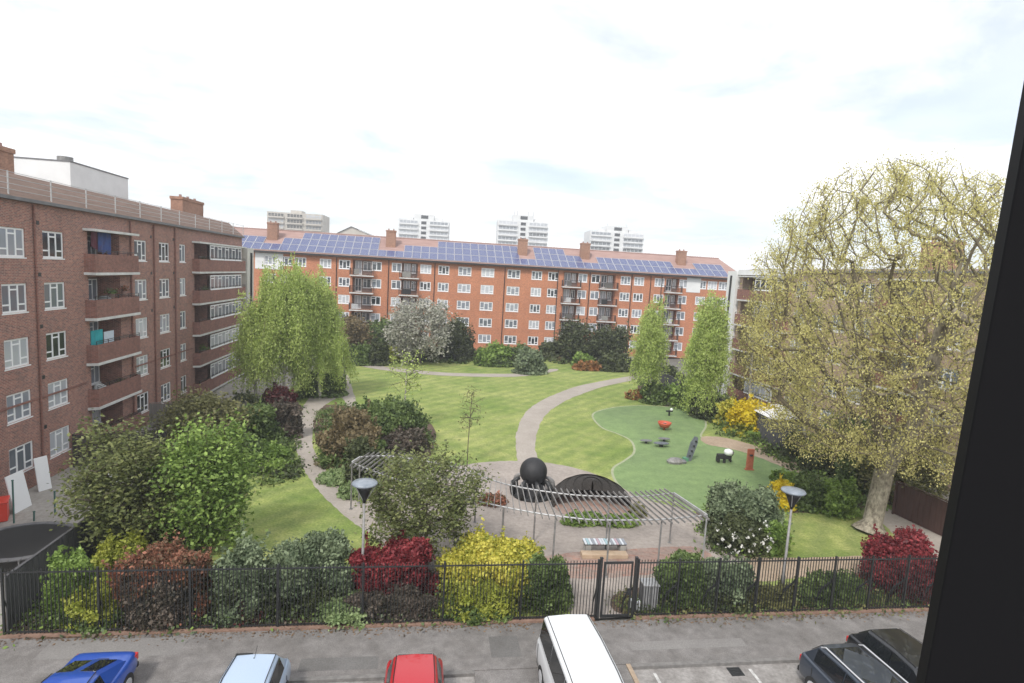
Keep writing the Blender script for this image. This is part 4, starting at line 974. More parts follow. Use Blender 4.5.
# litter at the railing foot
r_=np.random.default_rng(77); k=1500; aa=r_.uniform(-13.5,24,k); bb=19.02-np.abs(r_.normal(size=k))*.22; LM['litter']=leafmat('leaf_litter',(.10,.06,.035),(.30,.2,.12))
tag(link('leaf_litter',leaf_mesh('leaf_litter',np.array([tuple(W(x,y,.015)) for x,y in zip(aa,bb)]),.06,LM['litter'],flat=.9)),kind='stuff')
# --- trees
def grow(trunk,attr,step=.9,jit=.12,pen=.25,seed=1,up=.0,limbs=(),vp=0.):
    r_=np.random.default_rng(seed)
    pos=[np.array(p,float) for p in trunk]; par=[-1]+list(range(len(trunk)-1)); pl=[0.]
    for i in range(1,len(trunk)): pl.append(pl[-1]+np.linalg.norm(pos[i]-pos[i-1]))
    nt0=len(trunk)
    for lm in limbs:
        pr0=nt0-1
        for q0 in lm:
            pos.append(np.array(q0,float)); par.append(pr0); pl.append(pl[pr0]+np.linalg.norm(pos[-1]-pos[pr0])); pr0=len(pos)-1
    trunk=pos
    nfree=max(1,nt0//2)
    arr=np.zeros((len(attr)*14+len(trunk)+10,3)); arr[:len(trunk)]=pos; plen=np.zeros(len(arr)); plen[:len(trunk)]=pl; ok=np.ones(len(arr)); ok[:nfree]=1e3
    n=len(trunk); tips=[]
    top=pos[-1]; order=np.argsort([np.linalg.norm(a-top) for a in attr])
    for idx in order:
        a=attr[idx]; d=np.linalg.norm(arr[:n]-a,axis=1)
        low=np.maximum(0,arr[:n,2]-a[2])
        c=d+pen*plen[:n]*.5+low*.8+(ok[:n]-1)
        if vp: c=c+vp*np.maximum(0,np.hypot(arr[:n,0]-a[0],arr[:n,1]-a[1])-(a[2]-arr[:n,2])*.8)
        j=int(c.argmin()); p=arr[j].copy(); L=d[j]; k=max(1,min(9,int(L/step))); prev=j
        for s in range(1,k+1):
            t=s/k; q=p+(a-p)*t
            if s<k: q=q+r_.normal(size=3)*jit*min(1,L*.3); q[2]+=math.sin(t*PI)*up*L
            if n>=len(arr): break
            arr[n]=q; par.append(prev); plen[n]=plen[prev]+np.linalg.norm(q-arr[prev]); prev=n; n+=1
        tips.append(prev)
    return arr[:n],par,tips
def branches(arr,par,ntr,rt,r0,tips,minr=.006,ex=.5):
    n=len(arr); cnt=np.zeros(n)
    for t in tips: cnt[t]+=1
    kids=[[] for _ in range(n)]
    for i in range(n-1,0,-1):
        if par[i]>=0: cnt[par[i]]+=cnt[i]; kids[par[i]].append(i)
    rad=minr+(rt-minr)*(cnt/cnt[0])**ex*.92
    for i in range(ntr): rad[i]=max(rad[i],rt*(1-.35*i/ntr)) if i<ntr*.6 else rad[i]
    rad[0]=r0
    trunk=MB(); limb=MB(); used=[]
    stack=[(0,-1)]
    while stack:
        s,pp=stack.pop(); ch=[s]; 
        while kids[ch[-1]]:
            ks=sorted(kids[ch[-1]],key=lambda i:-cnt[i]); nx=ks[0]
            for o in ks[1:]: stack.append((o,ch[-1]))
            ch.append(nx)
        pts=([pp] if pp>=0 else [])+ch
        if len(pts)<2: continue
        rr=[rad[i] for i in pts]
        if pp>=0: rr[0]=min(rr[0],rr[1]*1.25)
        mx=max(rr); sd=10 if mx>.2 else 6 if mx>.07 else 4 if mx>.03 else 3
        (trunk if pp<0 else limb).tube([arr[i] for i in pts],rr,sd,cap=False)
    return trunk,limb
def ell_pts(n,c,r,shell=.5,seed=1,zmin=None,noise=0):
    q=np.random.default_rng(seed); out=[]
    while len(out)<n:
        d=q.normal(size=3); d/=np.linalg.norm(d); k=q.uniform(shell,1)**.6
        p=np.array(c)+d*np.array(r)*k*(1+ noise*math.sin(d[0]*5+1)*math.cos(d[2]*4+d[1]*3))
        if zmin is not None and p[2]<zmin: continue
        out.append(p)
    return out
def tree(name,label,cat,base,trunk,crown_c,crown_r,ntip,rt,bark,leafm,leaf,per,spread,seed,shell=.3,zmin=None,step=.9,group=None,weep=None,r0=None,noise=.12,pen=.25,up=.0,elong=1.5,flat=0.,minr=.007,jit=.12,vert=1.,limbs=(),vp=0.,limbmat=None,ex=.5,inner=None):
    root=empty(name,base,0,label,cat,group)
    at=ell_pts(ntip,crown_c,crown_r,shell,seed,zmin,noise)
    if inner: at=at[:int(len(at))]+ell_pts(inner,crown_c,[x*.62 for x in crown_r],.1,seed+9,zmin,noise)
    arr,par,tips=grow(trunk,at,step=step,seed=seed,pen=pen,up=up,jit=jit,limbs=limbs,vp=vp)
    tr,lb_=branches(arr,par,len(trunk),rt,r0 or rt*1.35,tips,minr=minr,ex=ex)
    tr.build('trunk',m[bark],root,smooth=True); lb_.build('limbs',m[limbmat or (bark if bark!='bark_birch' else 'bark_dark')],root,smooth=True)
    q=np.random.default_rng(seed+50); T=arr[tips]
    if weep:
        lmin,lmax,ns=weep; P=[]; st=MB(); c=np.array(crown_c)
        for t in T:
            for _ in range(ns):
                L=q.uniform(lmin,lmax)*q.uniform(.6,1.15); o=t+q.normal(size=3)*.25; out=(t-c); out[2]=0; nn=np.linalg.norm(out)+1e-6; out=out/nn
                e=o+out*L*(.12+.30*max(0,1-o[2]/(c[2]*1.45)))+np.array([0,0,-L]); 
                if e[2]<.6: e[2]=.6+q.uniform(0,.5)
                k=int(per*L*min(2.2,q.lognormal(-.25,.7)))+2; s=q.uniform(0,1,k)[:,None]
                pp=o+(e-o)*s+np.array([0,0,.25])*np.sin(s*PI)*L*.4+q.normal(size=(k,3))*spread
                P.append(pp)
                if q.random()<.25: st.tube([o,o+(e-o)*.5+np.array([0,0,.1*L]),e],[.012,.009,.005],3,cap=False)
        P=np.vstack(P); st.build('hanging_twigs',m['bark_dark'],root)
    else:
        # leaves near twig ends and along the last bit of each twig
        P=[]
        for ti in tips:
            p=arr[ti]; pr_=arr[par[ti]]; k=int(per*min(3,q.lognormal(-.15,.6)))
            s=q.uniform(-.2,1,k)[:,None]; P.append(p+(pr_-p)*s*.8+q.normal(size=(k,3))*spread)
        P=np.vstack(P)
    P=P[P[:,2]>.15]
    link('crown',leaf_mesh('crown',P,leaf,LM[leafm],elong=elong,flat=flat,vert=vert),root)
    return root
# big plane tree on the right
g=G(870,531)
tk=[(0,0,0),(.1,.05,.5),(.2,.1,1.3),(.32,.12,2.3),(.4,.1,3.3)]
LB=[[(-.5,.2,4.6),(-1.5,.3,6.2),(-2.8,.2,7.8),(-4.2,0,9.2),(-5.2,0,11.)],[(-.9,-.4,4.3),(-2.6,-.8,5.2),(-4.4,-.6,5.8),(-5.8,-.4,7.)],[(.5,0,5.6),(.3,0,8),(.5,.2,11),(.2,.1,14)],
    [(0,.3,5.3),(-.8,.5,8),(-1.7,.6,11.5),(-2.4,.5,14.)],[(1.1,.2,4.9),(2.,.1,7.5),(2.7,0,11),(3.1,.2,14.2)],[(2.,-.3,5.0),(3.7,-.4,6.8),(5.2,-.2,8.8),(5.9,0,11)],[(.3,1.8,6),(0,3.2,9),(-.3,3.8,12)],[(.2,-1.8,6.2),(-.4,-3.2,9.2),(-.5,-3.8,12.)]]
m['bark_twig']=M('olive_brown_twigs',(.10,.085,.055),(.2,.17,.11),scale=2,rough=.9)
pt=tree('plane_tree','huge spreading tree with pale yellow olive spring leaves and a thick flaring trunk','tree',g,tk,(-.4,0,10.9),(7.2,6.0,8.5),3000,.5,'bark','plane',.056,32,.20,11,shell=.62,zmin=4.,step=.7,r0=.9,pen=.12,up=.04,noise=.02,minr=.0065,vert=2.2,elong=1.9,limbs=LB,vp=.5,limbmat='bark_twig',ex=.48,inner=350)
# weeping birches on the left
def birch(label,px,pyb,top,wpx,seed,leafm='willow',n=150,ns=3,leaf=.085,base_frac=.3,weep=(1.,3.2),per=22,group='weeping birches',dens=1):
    g=G(px,pyb); H=D(top[0],top[1],g.y).z; rx=wpx*.5*g.y/FPX; lean=D(top[0],top[1],g.y).x-g.x
    tk=[(lean*t*.8,0,H*t*.9) for t in (0,.15,.3,.45,.6,.75,.9)]
    return tree('birch_tree',label,'tree',g,tk,(lean*.6,0,H*.64),(rx*.6,rx*.6,H*.36),n,.13,'bark_birch',leafm,leaf,per,.17,seed,shell=.25,step=.8,group=group,weep=(weep[0],weep[1],ns),pen=.5,up=.08,elong=2.4,vert=2.5,minr=.01)
birch('leftmost weeping birch with fresh green leaves beside the brick block',256,405,(252,290),50,21,n=110)
birch('tallest of the left weeping birches, its top above the far roof eaves',284,404,(283,254),84,22,n=260,weep=(1.4,4.6),per=26)
birch('right hand one of the left weeping birches, spreading over the path',320,398,(309,262),74,23,n=230,weep=(1.4,4.8),per=26)
birch('small young birch with drooping green branches over the path bend',346,388,(340,334),34,24,n=50,weep=(.8,2.2))
birch('narrow weeping birch farther from the big tree on the right lawn edge',651,403,(650,294),42,25,n=150,per=26)
birch('narrow weeping birch beside the yellow forsythia',706,419,(712,289),50,26,n=190,per=26,weep=(1.4,4.))
birch('olive leaved birch with a pale thin trunk by the wall, behind the big tree',748,417,(756,278),40,27,leafm='bircholive',n=110,per=10,weep=(.8,2.4))
birch('olive leaved birch with a pale trunk right of the white shed roof',804,447,(806,290),44,28,leafm='bircholive',n=110,per=10,weep=(.8,2.4))
# sparse young trees on the lawn
g=G(404,426); H=D(406,350,g.y).z
tree('young_tree','thin young tree with a pale stem and sparse leaves at the lawn edge','tree',g,[(0,0,0),(0,0,H*.3),(.05,0,H*.6),(.1,0,H*.85)],(.1,0,H*.72),(1.6,1.6,H*.3),70,.07,'bark_birch','willow',.12,9,.25,31,step=.6)
g=G(467,466); H=D(469,385,g.y).z
tree('young_tree','slender almost bare young tree on the lawn before the plaza','tree',g,[(0,0,0),(0,0,H*.3),(.05,0,H*.6),(.1,0,H*.9)],(.05,0,H*.68),(.95,.9,H*.34),60,.035,'bark_dark','olive',.08,4,.15,32,step=.5)
g=G(329,424); H=D(330,398,g.y).z
# small trees in front
def small(label,px,pyb,ytop,x0,x1,seed,leafm,n,per,leaf,zfrac=.58,group=None,flat=.3,trunks=3,rt=.09,spread=.28,bark='bark_dark',name='small_tree',shell=.35,dy=1.,rz=None):
    g=G(px,pyb); y=g.y; H=D(px,ytop,y).z; rx=(x1-x0)*.5*y/FPX; cx=(D((x0+x1)/2,ytop,y).x-g.x)
    tk=[(cx*t*.6,0,H*t*.75) for t in (0,.12,.28,.45,.7)]
    rz=rz or H*(1-zfrac)
    return tree(name,label,'tree',g,tk,(cx,0,H-rz),(rx,rx*dy,rz),n,rt,bark,leafm,leaf,per,spread,seed,shell=shell,step=.5,group=group,zmin=H*.12,flat=flat,jit=.14,noise=.2)
small('small spreading green tree at the pergola beside the crimson bush',426,566,447,366,487,41,'olivegreen',300,42,.10,zfrac=.56,spread=.24,flat=.5)
small('olive brown leaved small tree by the left side fence',124,556,428,74,178,42,'olivegreen',320,36,.11,zfrac=.56,spread=.28,shell=.2,flat=.5)
small('bright green bushy small tree in front of the brick block',207,552,415,164,250,43,'bright',320,42,.12,zfrac=.52,spread=.32,shell=.15)
small('pale blossoming round tree before the far orange block',420,364,297,389,452,44,'blossom',190,45,.24,zfrac=.52,spread=.5,rt=.16)
small('dark evergreen tree left of the two before the far balconies',582,362,324,560,604,45,'dark',130,60,.26,zfrac=.42,spread=.5,rt=.14,name='evergreen_tree')
small('dark evergreen tree right of the two before the far balconies',609,364,326,590,632,46,'dark',130,60,.26,zfrac=.42,spread=.5,rt=.14,name='evergreen_tree')
small('dark small conifer like tree beside the pale blossom tree',456,360,318,440,472,47,'dark',90,55,.24,zfrac=.42,spread=.45,rt=.1,name='evergreen_tree')
small('olive brown small tree at the far left corner of the lawn',352,352,318,336,372,48,'olivebrown',90,45,.24,zfrac=.5,spread=.45,rt=.1)
small('green leafy small tree behind the big tree trunk on the right',905,500,432,858,950,49,'olive',220,50,.12,zfrac=.45,spread=.32)
small('dense green shrubby tree left of the dark fence behind the big tree',852,470,418,815,880,50,'green',150,45,.14,zfrac=.5,spread=.35)
small('dark green leafy tree under the left birches by the garden fence',205,450,392,160,250,51,'olive',200,45,.15,zfrac=.5,spread=.35)

# ---------------------------------------------------------------- small fences, walls and shed
def board_fence(name,label,p,q,h,mat,cat='fence',z0=0.,rail=True):
    d=(q-p); L=d.length; rz=math.atan2(d.y,d.x); root=empty(name,(p.x,p.y,0),rz,label,cat)
    b=MB(); n=int(L/.16)
    for i in range(n): b.box(L*i/n,L*(i+.93)/n,-.012+(i%2)*.008,.012+(i%2)*.008,z0+.05,h)
    b.build('boards',mat,root)
    k=max(1,int(L/2.4))
    for i in range(k+1): x=L*i/k; b=MB(); b.box(x-.05,x+.05,-.07,-.014,0,h+.05); b.build('post',mat,root)
    if rail: b=MB(); b.box(0,L,-.05,.05,h+.051,h+.085); b.build('capping',mat,root)
    return root
m['mesh_grey']=M('dark_grey_boards',(.055,.055,.06),(.1,.1,.105),scale=3,stretch=(6,6,.5))
board_fence('side_fence','dark grey boarded fence running back from the left corner of the railing',W(-13.1,19.3),W(-13.1,28),1.85,m['mesh_grey'])
board_fence('garden_fence','grey timber fence behind the olive tree, crossing below the balconies',G(150,404,1.8)*1,G(246,401.5,1.8)*1,1.8,m['grey_wood'])
board_fence('brown_fence','dark brown timber fence beside the ground floor windows of the left block',W(-19.9,35.0),W(-15.5,36.2),1.9,m['dark_wood'])
board_fence('garden_fence','grey boarded fence along the right edge of the garden below the brick block',W(27.2,38),W(27.2,74),1.9,m['mesh_grey'])
p=G(893,514); q=G(948,540); board_fence('brown_fence','dark red brown timber fence behind the big tree at the right',p,q,1.9,M('dark_red_brown_timber',(.045,.02,.016),(.08,.04,.03),scale=3,stretch=(6,6,.5)))
# shed with pale roof
P=G(775,411,2.3); sh=empty('garden_shed',(P.x,P.y,0),AL,'grey walled shed with a white sheet roof behind the right garden fence','shed')
b=MB(); b.box(-1.6,1.6,-1.8,1.8,0,2.2); b.build('wall',m['lead'],sh); b=MB(); b.quad((-1.8,-2,2.2),(1.8,-2,2.3),(1.8,2,2.45),(-1.8,2,2.35)); b.box(-1.8,1.8,-2.05,-2,2.1,2.25); b.build('roof',m['upvc'],sh)
# boards leaning by the left wall
def lean_board(label,b0,b1,h,lean):
    p=G(*b0); q=G(*b1); d=q-p; L=d.length; rz=math.atan2(d.y,d.x)
    b=MB(); b.quad((0,0,0),(L,0,0),(L,lean,h),(0,lean,h)); b.quad((0,.05,0),(0,lean+.05,h),(L,lean+.05,h),(L,.05,0)); b.quad((0,0,0),(0,lean,h),(0,lean+.05,h),(0,.05,0)); b.quad((L,0,0),(L,.05,0),(L,lean+.05,h),(L,lean,h)); b.quad((0,0,0),(0,.05,0),(L,.05,0),(L,0,0)); b.quad((0,lean,h),(L,lean,h),(L,lean+.05,h),(0,lean+.05,h))
    o=b.build('white_panel',m['upvc'],None,(p.x,p.y,.0),rz); return tag(o,label,'panel')
lean_board('white board propped upright in the courtyard, nearest the red container',(15,514),(32,505),1.75,.35)
lean_board('white board propped against the brown fence under the ground floor window',(39,492),(52,488),1.7,.3)
g=G(3,519); o=MB(); o.box(-.9,.2,-.4,.4,0,.85); o.box(-.95,.25,-.45,.45,.852,.95); rr=o.build('red_container',M('red_plastic',(.6,.05,.03),rough=.4),None,(g.x,g.y,0),AL+.5,bevel=.05); tag(rr,'bright red storage container at the left edge of the courtyard','container')
for px,pt_,pb_,lab in ((14,481,523,'tallest green pole in front of the white board'),(34,512,521,'short green post at the edge of the black trampoline'),(55,492,515,'slanting green post right of the white boards')):
    g=G(px,pb_); H=D(px,pt_,g.y).z; b=MB(); b.tube([(0,0,0),(.02,0,H)],.035,6); b.lathe((.02,0,H),[(.05,0),(.05,.04)],8); tag(b.build('green_post',M('green_post_paint',(.05,.13,.11),rough=.5),None,g),lab,'post')
g=G(24,541,.75); tr=empty('trampoline',(g.x,g.y,0),0,'round trampoline with a black mat behind the left side fence','trampoline')
b=MB(); b.lathe((0,0,.75),[(1.75,0),(1.75,.02)],32,ax=(1,.85)); b.build('mat',m['rubber'],tr); b=MB()
for k in range(32):
    t=2*PI*k/32; t2=2*PI*(k+1)/32; b.bar((1.9*math.cos(t),1.9*.85*math.sin(t),.77),(1.9*math.cos(t2),1.9*.85*math.sin(t2),.77),.22,.05)
b.build('frame_pad',m['lead'],tr)
for k in range(6):
    t=2*PI*k/6; b=MB(); b.tube([(1.8*math.cos(t),1.5*math.sin(t),0),(1.8*math.cos(t),1.5*math.sin(t),.74)],.03,6); b.build('leg',m['steel'],tr)
g=G(113,486); ch=empty('garden_chair',g,.4,'white plastic garden chair half hidden behind the olive tree','chair')
b=MB(); b.box(-.25,.25,-.25,.25,.42,.46); b.build('seat',m['upvc'],ch); b=MB(); b.box(-.25,.25,.22,.26,.462,.9); b.build('backrest',m['upvc'],ch)
for sx in (-.22,.22):
    for sy in (-.22,.22): b=MB(); b.box(sx-.02,sx+.02,sy-.02,sy+.02,0,.42); b.build('leg',m['upvc'],ch)
# laundry in the left balconies (hangs inside the loggias)
def cloth(label,px0,px1,yt,yb,cmat,dep):
    # plane parallel to facade, a little behind its face
    a=-20.15-dep; A=ray_a(px0,(yt+yb)/2,a); B=ray_a(px1,(yt+yb)/2,a); T=ray_a((px0+px1)/2,yt,a).z; Bm=ray_a((px0+px1)/2,yb,a).z
    L=(B-A).length; b=MB(); n=10
    for i in range(n):
        x0_,x1_=L*i/n,L*(i+1)/n; y0_,y1_=.06*math.sin(i*1.9),.06*math.sin((i+1)*1.9); z0_,z1_=Bm+.1*math.sin(i*1.3),Bm+.1*math.sin((i+1)*1.3)
        b.quad((x0_,y0_,z0_),(x1_,y1_,z1_),(x1_,y1_*.3,T),(x0_,y0_*.3,T)); b.quad((x0_,y0_+.02,z0_),(x0_,y0_*.3+.02,T),(x1_,y1_*.3+.02,T),(x1_,y1_+.02,z1_))
    tag(b.build('laundry',M('cloth_'+label.split()[0],*cmat),None,(A.x,A.y,0),AL+PI/2),label,'laundry')
cloth('blue clothes hanging in the top balcony of the left block',98,111,231,253,((.03,.09,.3),(.06,.06,.16)),.1)
cloth('teal sheet hanging in the middle balcony of the left block',91,103,330,350,((.02,.3,.34),(.04,.42,.45)),.1)
cloth('white sheet hanging beside the teal one in the middle balcony',104,114,331,346,((.6,.68,.75),),.1)
cloth('dark maroon clothes hanging left of the blue ones on the top balcony',91,97,232,248,((.12,.03,.05),),.1)

# ---------------------------------------------------------------- CARS
def carpaint(n,c,metal=.0,rough=.28): return M(n,c,rough=rough,metal=metal,coat=.8,spec=.5)
def vehicle(name,label,cat,a,b_,rot,paint,kind,L,Wd,H,belt,gh,rails=False,aerial=False,boot=None):
    root=empty(name,W(a,b_-L/2,-.1),AL+rot,label,cat)
    hl=L/2; hw=Wd/2; wr=.33
    st=[(-hl,.86,.32,.62),(-hl+.12,.93,.24,.7),(-hl+.6,.985,.2,gh[0][2]-.1),(gh[0][0]-.05,1.,.2,gh[0][2]),(0,1.,.2,belt),(gh[-1][0]-.1,1.,.2,belt+.02),(gh[-1][0]+.05,.99,.22,gh[-1][2]),(hl-.1,.95,.25,(boot or gh[-1][2])-.04),(hl,.88,.34,(boot or gh[-1][2])-.22)]
    b=MB(); n0=0
    for (y,k,zb,zt) in st:
        w_=hw*k; b.v+=[(-w_*.9,y,zb),(-w_,y,zb+.18),(-w_,y,zt-.2),(-w_*.93,y,zt-.03),(-w_*.8,y,zt),(w_*.8,y,zt),(w_*.93,y,zt-.03),(w_,y,zt-.2),(w_,y,zb+.18),(w_*.9,y,zb)]
    K=10
    for i in range(len(st)-1):
        for j in range(K):
            j2=(j+1)%K; b.f.append((i*K+j,i*K+j2,(i+1)*K+j2,(i+1)*K+j)); b.mi.append(0)
    b.f.append(tuple(reversed(range(K)))); b.f.append(tuple((len(st)-1)*K+j for j in range(K))); b.mi+= [0,0]
    bo=b.build('body',paint,root,smooth=True)
    sm=bo.modifiers.new('sub','SUBSURF'); sm.levels=1; sm.render_levels=2
    # greenhouse: stations (y, z_top, z_base, halfwidth base, halfwidth top)
    g_=MB()
    for (y,zt,zb,kb,kt) in gh:
        wb_,wt=hw*kb,hw*kt; g_.v+=[(-wb_,y,zb-.12),(-wb_+.01,y,zb),(-wt,y,zt-.07),(-wt*.86,y,zt-.012),(0,y,zt+.02),(wt*.86,y,zt-.012),(wt,y,zt-.07),(wb_-.01,y,zb),(wb_,y,zb-.12)]
    K=9
    for i in range(len(gh)-1):
        for j in range(K-1): g_.f.append((i*K+j,i*K+j+1,(i+1)*K+j+1,(i+1)*K+j)); g_.mi.append(0)
    g_.f.append(tuple(reversed(range(K)))); g_.f.append(tuple((len(gh)-1)*K+j for j in range(K))); g_.mi+=[0,0]
    ro=g_.build('roof',paint,root,smooth=True); bv=ro.modifiers.new('b','BEVEL'); bv.width=.03; bv.segments=2; bv.limit_method='ANGLE'; bv.angle_limit=R(20)
    wn=ro.modifiers.new('w','WEIGHTED_NORMAL'); wn.keep_sharp=False
    def patch(nm,P,inset=(.02,.98,.1,.92),off=.012,mat=None):
        P=[Vector(p) for p in P]; nn=(P[1]-P[0]).cross(P[3]-P[0]).normalized()
        def bl(s,t): return P[0]*(1-s)*(1-t)+P[1]*s*(1-t)+P[2]*s*t+P[3]*(1-s)*t
        s0,s1,t0,t1=inset; q=MB(); A=[bl(s0,t0),bl(s1,t0),bl(s1,t1),bl(s0,t1)]
        q.poly([p+nn*off for p in A]); q.poly([p-nn*.01 for p in reversed(A)])
        for i in range(4): q.quad(A[i]+nn*off,A[i]-nn*.01,A[(i+1)%4]-nn*.01,A[(i+1)%4]+nn*off)
        return q.build(nm,mat or m['glass_dark'],root)
    nS=len(gh)
    def S(i,sx,top): y,zt,zb,kb,kt=gh[i]; return (sx*hw*(kt if top else kb),y,(zt-.07) if top else zb)
    for i in range(1,nS-2):
        patch('side_window',[S(i+1,-1,0),S(i,-1,0),S(i,-1,1),S(i+1,-1,1)]); patch('side_window',[S(i,1,0),S(i+1,1,0),S(i+1,1,1),S(i,1,1)])
    def T(i,sx): y,zt,zb,kb,kt=gh[i]; return (sx*hw*kt*.9,y,zt-.012)
    patch('windscreen',[T(0,-1),T(0,1),T(1,1),T(1,-1)],(.03,.97,.05,.96),.025)
    patch('rear_window',[T(nS-1,1),T(nS-1,-1),T(nS-2,-1),T(nS-2,1)],(.06,.94,.08,.94),.025)
    for sx in (-1,1):
        for y in (-hl+.82,hl-.8):
            q=MB(); q.tube([(sx*(hw-.22),y,wr),(sx*(hw+.005),y,wr)],wr,18); wh=q.build('wheel',m['rubber'],root)
            q=MB(); q.tube([(sx*(hw+.006),y,wr),(sx*(hw+.02),y,wr)],.2,12); q.build('rim',m['alu'],wh)
        q=MB(); zt=(boot or gh[-1][2]); q.box(min(sx*hw*.72,sx*hw*.935),max(sx*hw*.72,sx*hw*.935),hl-.26,hl-.045,zt-.36,zt-.16); q.build('tail_light',M('tail_light_red',(.5,.02,.02),rough=.2) if 'tail_light_red' not in bpy.data.materials else bpy.data.materials['tail_light_red'],root,bevel=.02)
        q=MB(); q.box(min(sx*(hw+.0),sx*(hw+.2)),max(sx*(hw+.0),sx*(hw+.2)),gh[0][0]+.25,gh[0][0]+.4,belt-.02,belt+.15); q.build('wing_mirror',paint,root,bevel=.03)
        q=MB(); q.box(min(sx*hw*.6,sx*hw*.9),max(sx*hw*.6,sx*hw*.9),-hl+.0,-hl+.1,.55,.68); q.build('headlight',m['upvc'],root,bevel=.02)
    q=MB(); q.box(-.26,.26,hl-.005,hl+.015,.55,.67); q.build('number_plate',M('yellow_plate',(.6,.45,.05)) if 'yellow_plate' not in bpy.data.materials else bpy.data.materials['yellow_plate'],root)
    q=MB(); q.box(-hw*.9,hw*.9,hl-.06,hl+.04,.34,.5); q.build('bumper',m['rubber'],root,bevel=.03)
    if rails:
        for sx in (-1,1):
            x=sx*hw*gh[2][4]*.93; q=MB(); q.tube([(x,gh[1][0]+.1,gh[1][1]-.02),(x,gh[1][0]+.25,gh[1][1]+.07),(x,gh[-2][0]-.25,gh[-2][1]+.09),(x,gh[-2][0]-.08,gh[-2][1]-.02)],.022,6); q.build('roof_rail',m['alu'],root)
    for sx in (-1,1):
        q=MB(); q.tube([(sx*hw*g2[4]*.88,g2[0],g2[1]+.003) for g2 in gh[1:-1]],.012,5); q.build('roof_seam',m['rubber'],root)
        q=MB(); ym=(gh[1][0]+gh[-2][0])/2
        for yy in (gh[0][0]+.1,ym,gh[-2][0]-.1): q.box(min(sx*(hw-.01),sx*(hw+.004)),max(sx*(hw-.01),sx*(hw+.004)),yy-.006,yy+.006,.4,belt-.12)
        q.box(min(sx*(hw-.01),sx*(hw+.004)),max(sx*(hw-.01),sx*(hw+.004)),gh[0][0]+.1,gh[-2][0]-.1,.385,.4); q.build('door_gaps',m['rubber'],root)
    q=MB(); q.box(-.02,.28,gh[-1][0]+.01,gh[-1][0]+.04,gh[-1][2]+.02,gh[-1][2]+.04); q.build('wiper',m['rubber'],root)
    if rails: patch('roof_glass',[T(1,-1),T(1,1),T(3,1),T(3,-1)],(.1,.9,.1,.9),.045)
    if aerial: q=MB(); q.tube([(0,gh[-2][0]-.18,gh[-2][1]),(0,gh[-2][0]+.1,gh[-2][1]+.2)],.008,4); q.lathe((0,gh[-2][0]-.2,gh[-2][1]),[(.03,0),(.02,.04)],8); q.build('aerial',m['rubber'],root)
    return root
hatch=[(-1.05,.98,.93,.9,.84),(-.35,1.42,.93,.92,.74),(.35,1.48,.93,.92,.74),(1.35,1.42,.94,.9,.7),(1.78,1.0,.96,.86,.8)]
sal=[(-1.0,.98,.93,.9,.84),(-.25,1.38,.93,.92,.72),(.2,1.43,.93,.92,.72),(.55,1.395,.94,.9,.68),(1.62,1.0,.96,.86,.78)]
suv=[(-1.15,1.12,1.05,.9,.84),(-.45,1.60,1.05,.92,.76),(.5,1.66,1.05,.92,.76),(1.7,1.6,1.06,.9,.73),(2.12,1.15,1.1,.87,.8)]
van=[(-2.1,1.25,1.15,.9,.84),(-1.45,1.88,1.15,.95,.83),(-.4,1.97,1.15,.96,.84),(1.0,1.97,1.15,.96,.84),(2.38,1.9,1.15,.94,.81),(2.52,1.3,1.15,.92,.86)]
zc=-.1
vehicle('parked_car','deep blue saloon car parked leftmost, its boot towards the garden','car',-8.95,17.1,0,carpaint('blue_paint',(.015,.07,.36)),'s',4.4,1.76,1.42,.93,sal,boot=1.0)
vehicle('parked_car','pale silver blue hatchback with a roof aerial, second from the left','car',-4.5,16.5,0,carpaint('silver_blue_paint',(.42,.52,.66),metal=.25),'h',3.9,1.72,1.48,.93,hatch,aerial=True)
vehicle('parked_car','red hatchback parked left of the white van','car',-.05,16.25,0,carpaint('red_paint',(.42,.01,.018)),'h',3.9,1.72,1.48,.93,hatch)
vehicle('parked_van','white van with dark side windows overhanging the pavement near the gate','van',4.72,16.75,-R(-1.5),carpaint('white_van_paint',(.66,.68,.70)),'v',5.0,1.82,1.97,1.15,van)
vehicle('parked_car','dark blue grey estate car with silver roof rails, beside the black car','car',13.1,15.75,R(2),carpaint('slate_paint',(.05,.062,.085),metal=.4),'suv',4.6,1.85,1.66,1.05,suv,rails=True)
vehicle('parked_car','black rounded car parked rightmost, beside the window frame','car',15.5,16.75,R(1),carpaint('black_paint',(.012,.013,.016),metal=.2),'h',4.3,1.8,1.5,.95,[(y*1.08,zt,zb,kb,kt) for y,zt,zb,kb,kt in hatch])

# street marks
darkp=ground_mat('tarmac_patch',[((.13,.125,.12),(.17,.165,.16)),((.8,.8,.8),(1.1,1.1,1.1))],[.8,20.],bump=.3,bscale=40)
lightp=ground_mat('relaid_tarmac',[((.215,.205,.198),(.25,.24,.23)),((.8,.8,.8),(1.1,1.1,1.1))],[.8,20.],bump=.3,bscale=40)
for (a0,a1,b0,b1,mt) in ((-3.6,-1.2,16.9,17.5,darkp),(7.2,11.4,17.3,17.75,lightp),(-11.5,-7.4,17.9,18.8,lightp),(2.4,3.4,17.2,18.3,darkp)):
    sheet_w('tarmac_patch',rect(a0,a1,b0,b1),.004,mt)
def cover_plate(a,b_,z,lab,w_,d_):
    o=MB(); o.box(-w_/2,w_/2,-d_/2,d_/2,0,.012)
    for i in range(5): o.box(-w_/2+.04,w_/2-.04,-d_/2+d_*(i+.4)/5.4,-d_/2+d_*(i+.8)/5.4,.0121,.02)
    tag(o.build('drain_cover',m['metal_dark'],None,W(a,b_,z),AL),lab,'drain cover')
dp_=AB(G(732,667,-.1)); cover_plate(dp_[0],16.2,-.1,'dark iron drain grating in the parking bay against the kerb',.45,.4)
